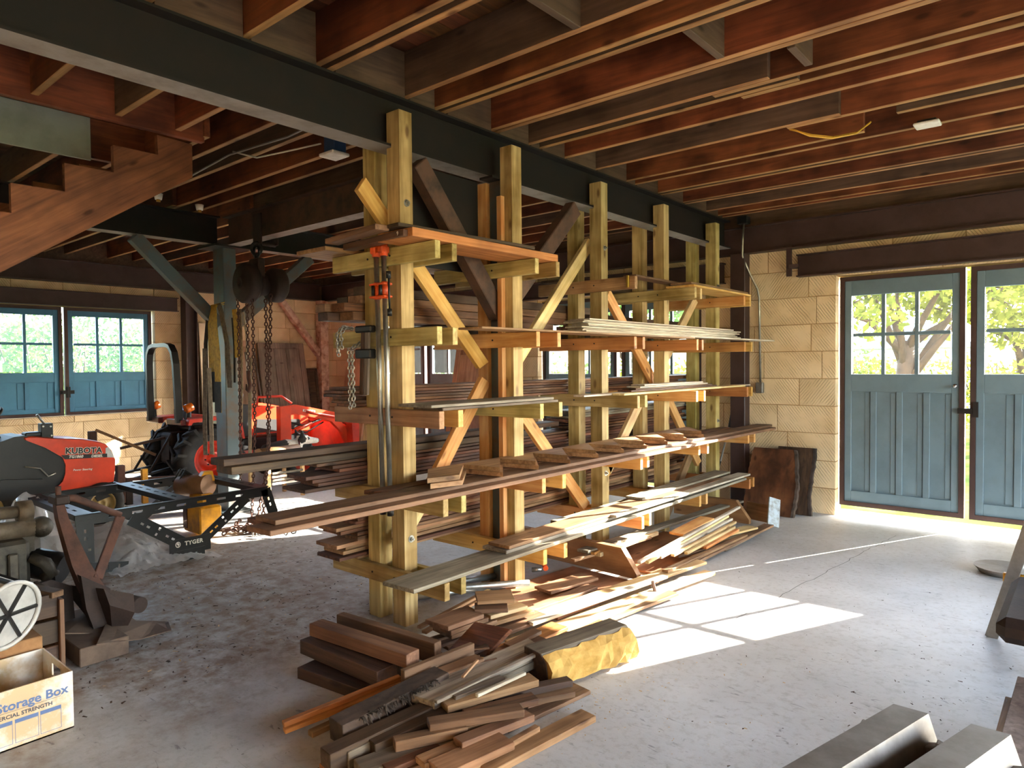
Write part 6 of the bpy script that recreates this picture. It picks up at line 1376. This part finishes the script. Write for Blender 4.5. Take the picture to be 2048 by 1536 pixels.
for k in range(3): plank('slat',(-3.94,.60,.07+.13*k),(-3.94,1.12,.07+.13*k),.018,.115,'dark_timber',parent=cr)
plank('end_panel',(-3.95,1.13,.005),(-3.95,1.13,.36),.10,.02,'brown_plank',parent=cr,up=(0,1,0)); plank('end_panel',(-4.08,1.13,.005),(-4.08,1.13,.38),.15,.02,'brown_plank',parent=cr,up=(0,1,0)); plank('end_panel',(-4.24,1.13,.005),(-4.24,1.13,.37),.15,.02,'dark_timber',parent=cr,up=(0,1,0))
plank('top_rail',(-4.34,.98,.395),(-3.92,1.12,.385),.06,.03,'brown_plank',parent=cr); plank('bottom',(-4.3,.62,.012),(-4.3,1.11,.012),.3,.02,'dark_timber',parent=cr) if False else None
# ribbed translucent filter drum
fd = empty('filter_drum',(-3.70,.82,.27),label='white translucent ribbed filter drum tilted over the storage box',cat='filter')
paint('frosted','#b9b7b2',.35,0,'#8e8c88',.5,4.0,coat=.3)
ax0, ax1 = Vector((-3.98,.66,.50)), Vector((-3.60,.84,.43)); mm = frame(ax0,ax1)
Rr = .145; Lx = (ax1-ax0).length
d = MB(); d.cyl((-Lx/2,0,0),(Lx/2-.01,0,0),Rr-.006,n=28); d.v = [tuple(mm @ Vector(v)) for v in d.v]; d.build('drum','frosted',fd)
for k in range(8):
    a = 2*math.pi*k/8; q = MB().bar((-Lx/2,Rr*math.cos(a),Rr*math.sin(a)),(Lx/2,Rr*math.cos(a),Rr*math.sin(a)),.022,.012,(0,math.cos(a),math.sin(a))); q.v = [tuple(mm @ Vector(v)) for v in q.v]; q.build('rib','black_plastic',fd)
for x in (-Lx/2,0,Lx/2):
    q = MB().tube([(x,Rr*math.cos(a),Rr*math.sin(a)) for a in [i*6.283/28 for i in range(28)]],.010,6,closed=True); q.v = [tuple(mm @ Vector(v)) for v in q.v]; q.build('ring','black_plastic' if x < Lx/2 else 'frosted',fd)
for k in range(3):
    a = math.pi*k/3; q = MB().bar((Lx/2-.004,Rr*math.cos(a),Rr*math.sin(a)),(Lx/2-.004,-Rr*math.cos(a),-Rr*math.sin(a)),.012,.014,(1,0,0)); q.v = [tuple(mm @ Vector(v)) for v in q.v]; q.build('spoke','black_plastic',fd)
tag(MB().box((-3.95,.50,.005),(-3.66,.98,.285),.004).build('cardboard_box','cardboard'),'brown cardboard box under the filter drum behind the storage box','box')
# white storage box with lettering
bx_ = empty('storage_box',(-3.44,.70,0),label='stained white storage box with blue lettering in the bottom left corner',cat='box')
X0, X1, Y0_, Y1_, HB = -3.63, -3.255, .34, .975, .238
MB().box((X1-.006,Y0_,0),(X1,Y1_,HB)).build('front_panel','box_white',bx_); MB().box((X0,Y0_,0),(X0+.006,Y1_,HB)).build('back_panel','box_white',bx_)
MB().box((X0,Y1_-.006,0),(X1-.006,Y1_,HB-.085)).box((X0,Y1_-.006,HB-.085),(X0+.13,Y1_,HB)).box((X1-.136,Y1_-.006,HB-.085),(X1-.006,Y1_,HB)).box((X0+.13,Y1_-.006,HB-.03),(X1-.136,Y1_,HB)).build('end_panel','box_white',bx_)
MB().box((X0,Y0_,0),(X1-.006,Y0_+.006,HB)).build('end_panel','box_white',bx_); MB().box((X0,Y0_,0),(X1,Y1_,.006)).build('bottom','cardboard',bx_)
side_text('Storage Box',.050,'ink_blue',.832,.172,0,bx_,.0012,0,x=X1+.001,ext=.0004); side_text('COMMERCIAL STRENGTH',.0215,'ink_dark',.775,.132,0,bx_,.0004,0,x=X1+.001,ext=.0004)
for (a,b_) in ((.54,.66),(.668,.762),(.770,.850),(.856,.93)):
    MB().box((X1,a,.100),(X1+.0008,b_,.114)).build('printed_bar','ink_blue',bx_)
    for zz in (.02,.098): MB().box((X1,a,zz),(X1+.0008,b_,zz+.0014)).build('printed_line','ink_blue',bx_)
    for yy in (a,b_-.0014): MB().box((X1,yy,.02),(X1+.0008,yy+.0014,.098)).build('printed_line','ink_blue',bx_)
MB().box((X1,.54,.150),(X1+.0008,.93,.1512)).build('printed_line','ink_dark',bx_)
# flattened cardboard on the floor
cb = MB(); 
cb.loft([[(-4.50,1.20,.10),(-4.10,1.20,.115),(-4.10,1.20,.121),(-4.50,1.20,.106)],[(-4.52,1.50,.09),(-4.0,1.44,.07),(-4.0,1.44,.076),(-4.52,1.50,.096)],[(-4.45,1.62,.02),(-3.95,1.60,.02),(-3.95,1.60,.026),(-4.45,1.62,.026)]],smooth=False)
tag(cb.build('cardboard_flap','cardboard_grey'),'bent sheet of brown cardboard on the floor under the rusty plough','cardboard')
cb = MB().box((-4.2,1.19,.005),(-3.86,1.42,.10),.004); o = tag(cb.build('cardboard_carton','cardboard_grey'),'crushed brown carton on the floor behind the storage box','cardboard')
cb = MB().loft([[(-4.16,1.42,.105),(-3.84,1.26,.105),(-3.84,1.26,.11),(-4.16,1.42,.11)],[(-4.05,1.62,.07),(-3.86,1.48,.06),(-3.86,1.48,.065),(-4.05,1.62,.075)],[(-4.0,1.68,.06),(-3.82,1.62,.075),(-3.82,1.62,.08),(-4.0,1.68,.065)]],smooth=False); tag(cb.build('cardboard_flap','cardboard_grey'),'curled cardboard flap nearest the open floor','cardboard')

# ================================================================== doors and boards leaning at the back
def lean_door(name, x0, x1, H, y, lean, mat, label, axis='x', npan=2, t=.04, stile=.10, pm=None):
    """old panel door leaning on a wall; axis 'x': far wall, axis 'y': left wall"""
    if axis == 'x': rot = Matrix.Rotation(-lean,3,'X'); loc = (x0,y,fz(y)+.003)
    else: rot = Matrix.Rotation(math.pi/2,3,'Z') @ Matrix.Rotation(-lean,3,'X'); loc = (y,x0,fz(x0)+.003)
    root = empty(name, loc, rot=rot, label=label, cat='door'); W = x1-x0
    p = lambda n,a,b,m=mat,c=.003: MB().box(a,b,c).build(n,m,root,local=True)
    p('stile',(0,0,0),(stile,t,H)); p('stile',(W-stile,0,0),(W,t,H)); p('rail',(stile,0,0),(W-stile,t,stile*1.3)); p('rail',(stile,0,H-stile),(W-stile,t,H))
    pw = (W-2*stile)/npan
    for k in range(npan):
        p('panel',(stile+pw*k,.012,stile*1.3),(stile+pw*(k+1),t-.012,H-stile),pm or mat)
        if k: p('mullion',(stile+pw*k-stile*.35,.002,stile*1.3),(stile+pw*k+stile*.35,t-.002,H-stile))
    return root
lean_door('old_door',6.10,6.98,2.0,-10.45,.18,'door_grey','weathered grey panel door leaning on the left wall near the corner','y',3)
lean_door('old_door',5.62,6.02,2.02,-10.50,.17,'door_tan','tan door leaning on the left wall behind the hoist chains','y',1)
lean_door('old_door',5.10,5.62,2.25,-10.62,.08,'offwhite_door','cream door with a pale green panel beside the purple-brown column','y',1,stile=.13,pm='pale_green')
lean_door('old_door',7.02,7.24,1.55,-10.60,.12,'dark_timber','small dark door leaning in the corner','y',1,stile=.05)
lean_door('old_door',-10.05,-9.42,2.16,7.10,.15,'door_tan','tall tan door leaning in the far corner','x',1,stile=.16)
lean_door('old_door',-7.45,-6.55,1.86,7.10,.20,'door_tan','tan door leaning against the far wall between blue doors','x',2)
lean_door('old_door',-9.36,-9.2,1.8,7.2,.12,'white','narrow white panel leaning in the far corner','x',1,stile=.03)
for k,(y,x) in enumerate(((5.72,-10.35),(5.85,-10.30))):
    tag(MB().tube([(x+.25,y,.02),(x-.35,y+.1,1.75)],.016,8).build('metal_pole','galv_dull'),['thin metal pole leaning by the tan door, left','thin metal pole leaning by the tan door, right'][k],'pole')
# ================================================================== stool with striped cloth and the dog
st = empty('padded_stool',(-7.3,4.4,fz(4.4)),label='low padded stool with pale legs and striped cloth in the sun',cat='stool')
for (x,y) in ((-7.22,4.18),(-7.22,4.62),(-7.62,4.18),(-7.62,4.62)): MB().box((x-.02,y-.02,fz(y)),(x+.02,y+.02,.36),.003).build('leg','pine_pale',st)
MB().box((-7.66,4.14,.33),(-7.18,4.66,.42),.03).build('seat','leather_tan',st); MB().cyl((-7.2,4.05,.50),(-7.25,4.58,.50),.085,n=18).build('bolster','leather_tan',st)
for k in range(4): MB().box((-7.19,4.2,.15+.04*k),(-7.17,4.60,.175+.04*k),.004).build('stripe','white' if k%2==0 else 'grey_strap',st)
def make_dog():
    b = MB()
    def limb(pts): b.tube([p for p,_ in pts],[r for _,r in pts],14)
    limb([((-7.40,4.20,.50),.02),((-7.40,4.24,.50),.10),((-7.40,4.40,.51),.115),((-7.40,4.55,.52),.12),((-7.39,4.64,.55),.085),((-7.38,4.68,.58),.07),((-7.37,4.70,.60),.03)])
    b.ball((-7.36,4.72,.625),(.068,.085,.066)); limb([((-7.36,4.74,.615),.055),((-7.355,4.84,.60),.042),((-7.35,4.92,.592),.032),((-7.35,4.945,.592),.015)])
    b.ball((-7.36,4.80,.585),(.035,.07,.028))
    for sx in (-1,1):
        limb([((-7.40+sx*.07,4.54,.50),.05),((-7.40+sx*.08,4.62,.46),.035),((-7.40+sx*.08,4.74,.445),.03),((-7.40+sx*.08,4.80,.44),.03),((-7.40+sx*.08,4.82,.44),.012)])
        limb([((-7.40+sx*.08,4.30,.49),.07),((-7.40+sx*.10,4.36,.45),.045),((-7.40+sx*.11,4.24,.445),.03),((-7.40+sx*.11,4.34,.44),.03),((-7.40+sx*.11,4.37,.44),.012)])
        limb([((-7.36+sx*.048,4.69,.665),.022),((-7.36+sx*.062,4.675,.70),.024),((-7.36+sx*.066,4.665,.735),.012),((-7.36+sx*.067,4.663,.75),.004)])
    limb([((-7.40,4.24,.48),.03),((-7.42,4.14,.45),.02),((-7.46,4.10,.43),.010),((-7.47,4.10,.43),.004)])
    me = b.mesh('dog_tmp','dog_white'); o = bpy.data.objects.new('dog', me); COL.objects.link(o)
    md = o.modifiers.new('r','REMESH'); md.mode = 'VOXEL'; md.voxel_size = .011; md.use_smooth_shade = True
    sm = o.modifiers.new('s','SMOOTH'); sm.iterations = 4; sm.factor = .5
    bpy.context.view_layer.update(); dg = bpy.context.evaluated_depsgraph_get(); m2 = bpy.data.meshes.new_from_object(o.evaluated_get(dg)); bpy.data.objects.remove(o)
    m2.materials.clear()
    for k in ('dog_white','dog_black','dog_skin'): m2.materials.append(MAT[k])
    for p in m2.polygons:
        c = p.center; k = 0
        if c.y < 4.50: k = 1
        if c.z > .67 : k = 1
        if (Vector((c.x,c.y,c.z))-Vector((-7.30,4.68,.63))).length < .052: k = 1
        if (Vector((c.x,c.y,c.z))-Vector((-7.305,4.775,.637))).length < .022: k = 1
        if c.y > 4.925: k = 1
        p.material_index = k; p.use_smooth = True
    c0 = Vector((-7.40,4.45,.42)); m2.transform(Matrix.Translation(-c0))
    o = bpy.data.objects.new('dog', m2); COL.objects.link(o); place(o, Matrix.Translation(c0))
    MB().tube([(-7.385+.088*math.cos(a),4.635+.015*math.sin(a),.555+.075*math.sin(a)) for a in [i*6.283/20 for i in range(20)]],.010,6,closed=True).build('collar','dark_red',o)
    return tag(o,'black and white dog resting on the stool, looking right','dog')
make_dog()

# ================================================================== stairs going up through the ceiling
stw = empty('staircase',(-5.2,1.6,2.2),label='unfinished wooden stair stringers rising into the ceiling opening',cat='stairs')
def stair_stringer(x):
    rise, run = .178, .284; pts = [(2.31,3.09),(2.07,3.10)]
    y, z = 2.075, 3.10
    for k in range(9):
        pts.append((y,z-.135 if k == 0 else z-rise)); z = pts[-1][1]; y -= run; pts.append((y,z))
    sl = .683
    pts += [(y,z-.08),(y+.1,2.073+(y+.1-1.159)*sl),(2.308,2.857)]
    b = MB().prism([(x-.022,a,c) for a,c in pts],(.044,0,0)); m = frame((x,1.159,2.073),(x,2.308,2.857),(1,0,0)); iv = m.inverted(); b.v = [tuple(iv @ Vector(v)) for v in b.v]
    o = bpy.data.objects.new('stringer', b.mesh('stringer','stair_wood')); COL.objects.link(o); return place(o, m, stw)
stair_stringer(-4.95); stair_stringer(-5.58)
pn = tag(MB().box((-5.665,-1.0,3.03),(-5.645,1.90,3.34),.002).build('wall_panel','grey_panel'),'grey-green panel closing the side of the stair opening','panel',kind='structure')
# ================================================================== small things on the ceiling
ct = empty('light_fixture',(-1.0,5.9,3.05),label='small white lamp box clipped under the joists at upper right',cat='lamp')
MB().box((-.95,5.24,3.055),(-.80,5.36,3.075),.006).build('cover','white',ct); MB().box((-.93,5.26,3.075),(-.82,5.34,3.092),.004).build('base','black_plastic',ct)
c2_ = empty('light_fixture',(-4.3,3.1,3.05),label='blue and white junction lamp under the joists beside the near post',cat='lamp')
MB().box((-4.02,2.78,2.95),(-3.90,2.88,3.09),.006).build('box','blue_box',c2_); MB().box((-4.05,2.76,2.925),(-3.89,2.90,2.948),.006).build('cover','white',c2_)
def cable(pts, r, mat, label, name='cable'): return tag(MB().tube(pts,r,6).build(name,mat),label,'cable')
cable([(-1.62,4.86,3.10),(-1.5,4.9,3.03),(-1.38,4.97,3.005),(-1.25,5.06,3.03),(-1.17,5.10,3.10)],.006,'cable_yellow','yellow cable loop sagging below the joists')
cable([(-1.63,4.885,3.10),(-1.5,4.93,3.045),(-1.38,5.0,3.02),(-1.25,5.085,3.045),(-1.18,5.12,3.10)],.006,'cable_yellow','second yellow cable right behind the sagging loop')
cable([(-4.9,2.6,3.10),(-4.6,2.62,3.0),(-4.3,2.66,2.99),(-4.05,2.78,3.02)],.006,'cable_white','white cable sagging to the blue junction lamp')
cable([(-6.3,2.60,3.085),(-5.6,2.62,3.06),(-4.9,2.57,3.07),(-4.2,2.62,3.06),(-3.4,2.6,3.08)],.008,'galv_dull','silvery twisted cable along the joists left of the rack')
for k,(x,y) in enumerate(((-6.55,2.75),(-6.7,3.2),(-6.3,2.35))):
    r_ = empty('lamp_holder',(x,y,3.09),label=['small white porcelain lamp holder near the stairs','small white porcelain lamp holder near the column','small white porcelain lamp holder by the stair opening'][k],cat='lamp holder')
    MB().cyl((x,y,3.04),(x,y,3.092),.03,.04,n=16).build('base','white',r_); MB().cyl((x,y,3.02),(x,y,3.042),.018,n=12).build('socket','brass',r_)
cable([(-4.62,7.0,3.10),(-4.62,7.0,2.9),(-4.62,7.0,2.35)],.008,'galv_dull','thin hanging pull chain in front of the far beam',name='pull_chain')
lp = empty('clamp_lamp',(-3.2,4.35,2.2),label='shiny clamp lamp fixed behind the top of the rack',cat='lamp')
MB().lathe([(.02,0),(.035,.03),(.05,.06),(.095,.15),(.10,.155)],24,Matrix.Translation((-3.42,4.30,2.30)) @ Matrix.Rotation(math.pi/2,4,'X') @ Matrix.Rotation(.5,4,'Y')).build('shade','chrome',lp)
MB().tube([(-3.42,4.31,2.30),(-3.40,4.36,2.26),(-3.36,4.40,2.19)],.010,8).build('clamp','chrome',lp)
sj = tag(MB().tube([(-3.0+.0,4.26,2.18),(-2.98,4.27,2.06)],.008,8).build('spring_clip','brass') if False else MB().box((-2.755,4.60,2.085),(-2.735,4.622,2.178),.003).build('brass_clip','brass'),'small brass clip on the arm of the top shelf','clip')
# bird's-nest tray on the near chest level: sawdust bag omitted
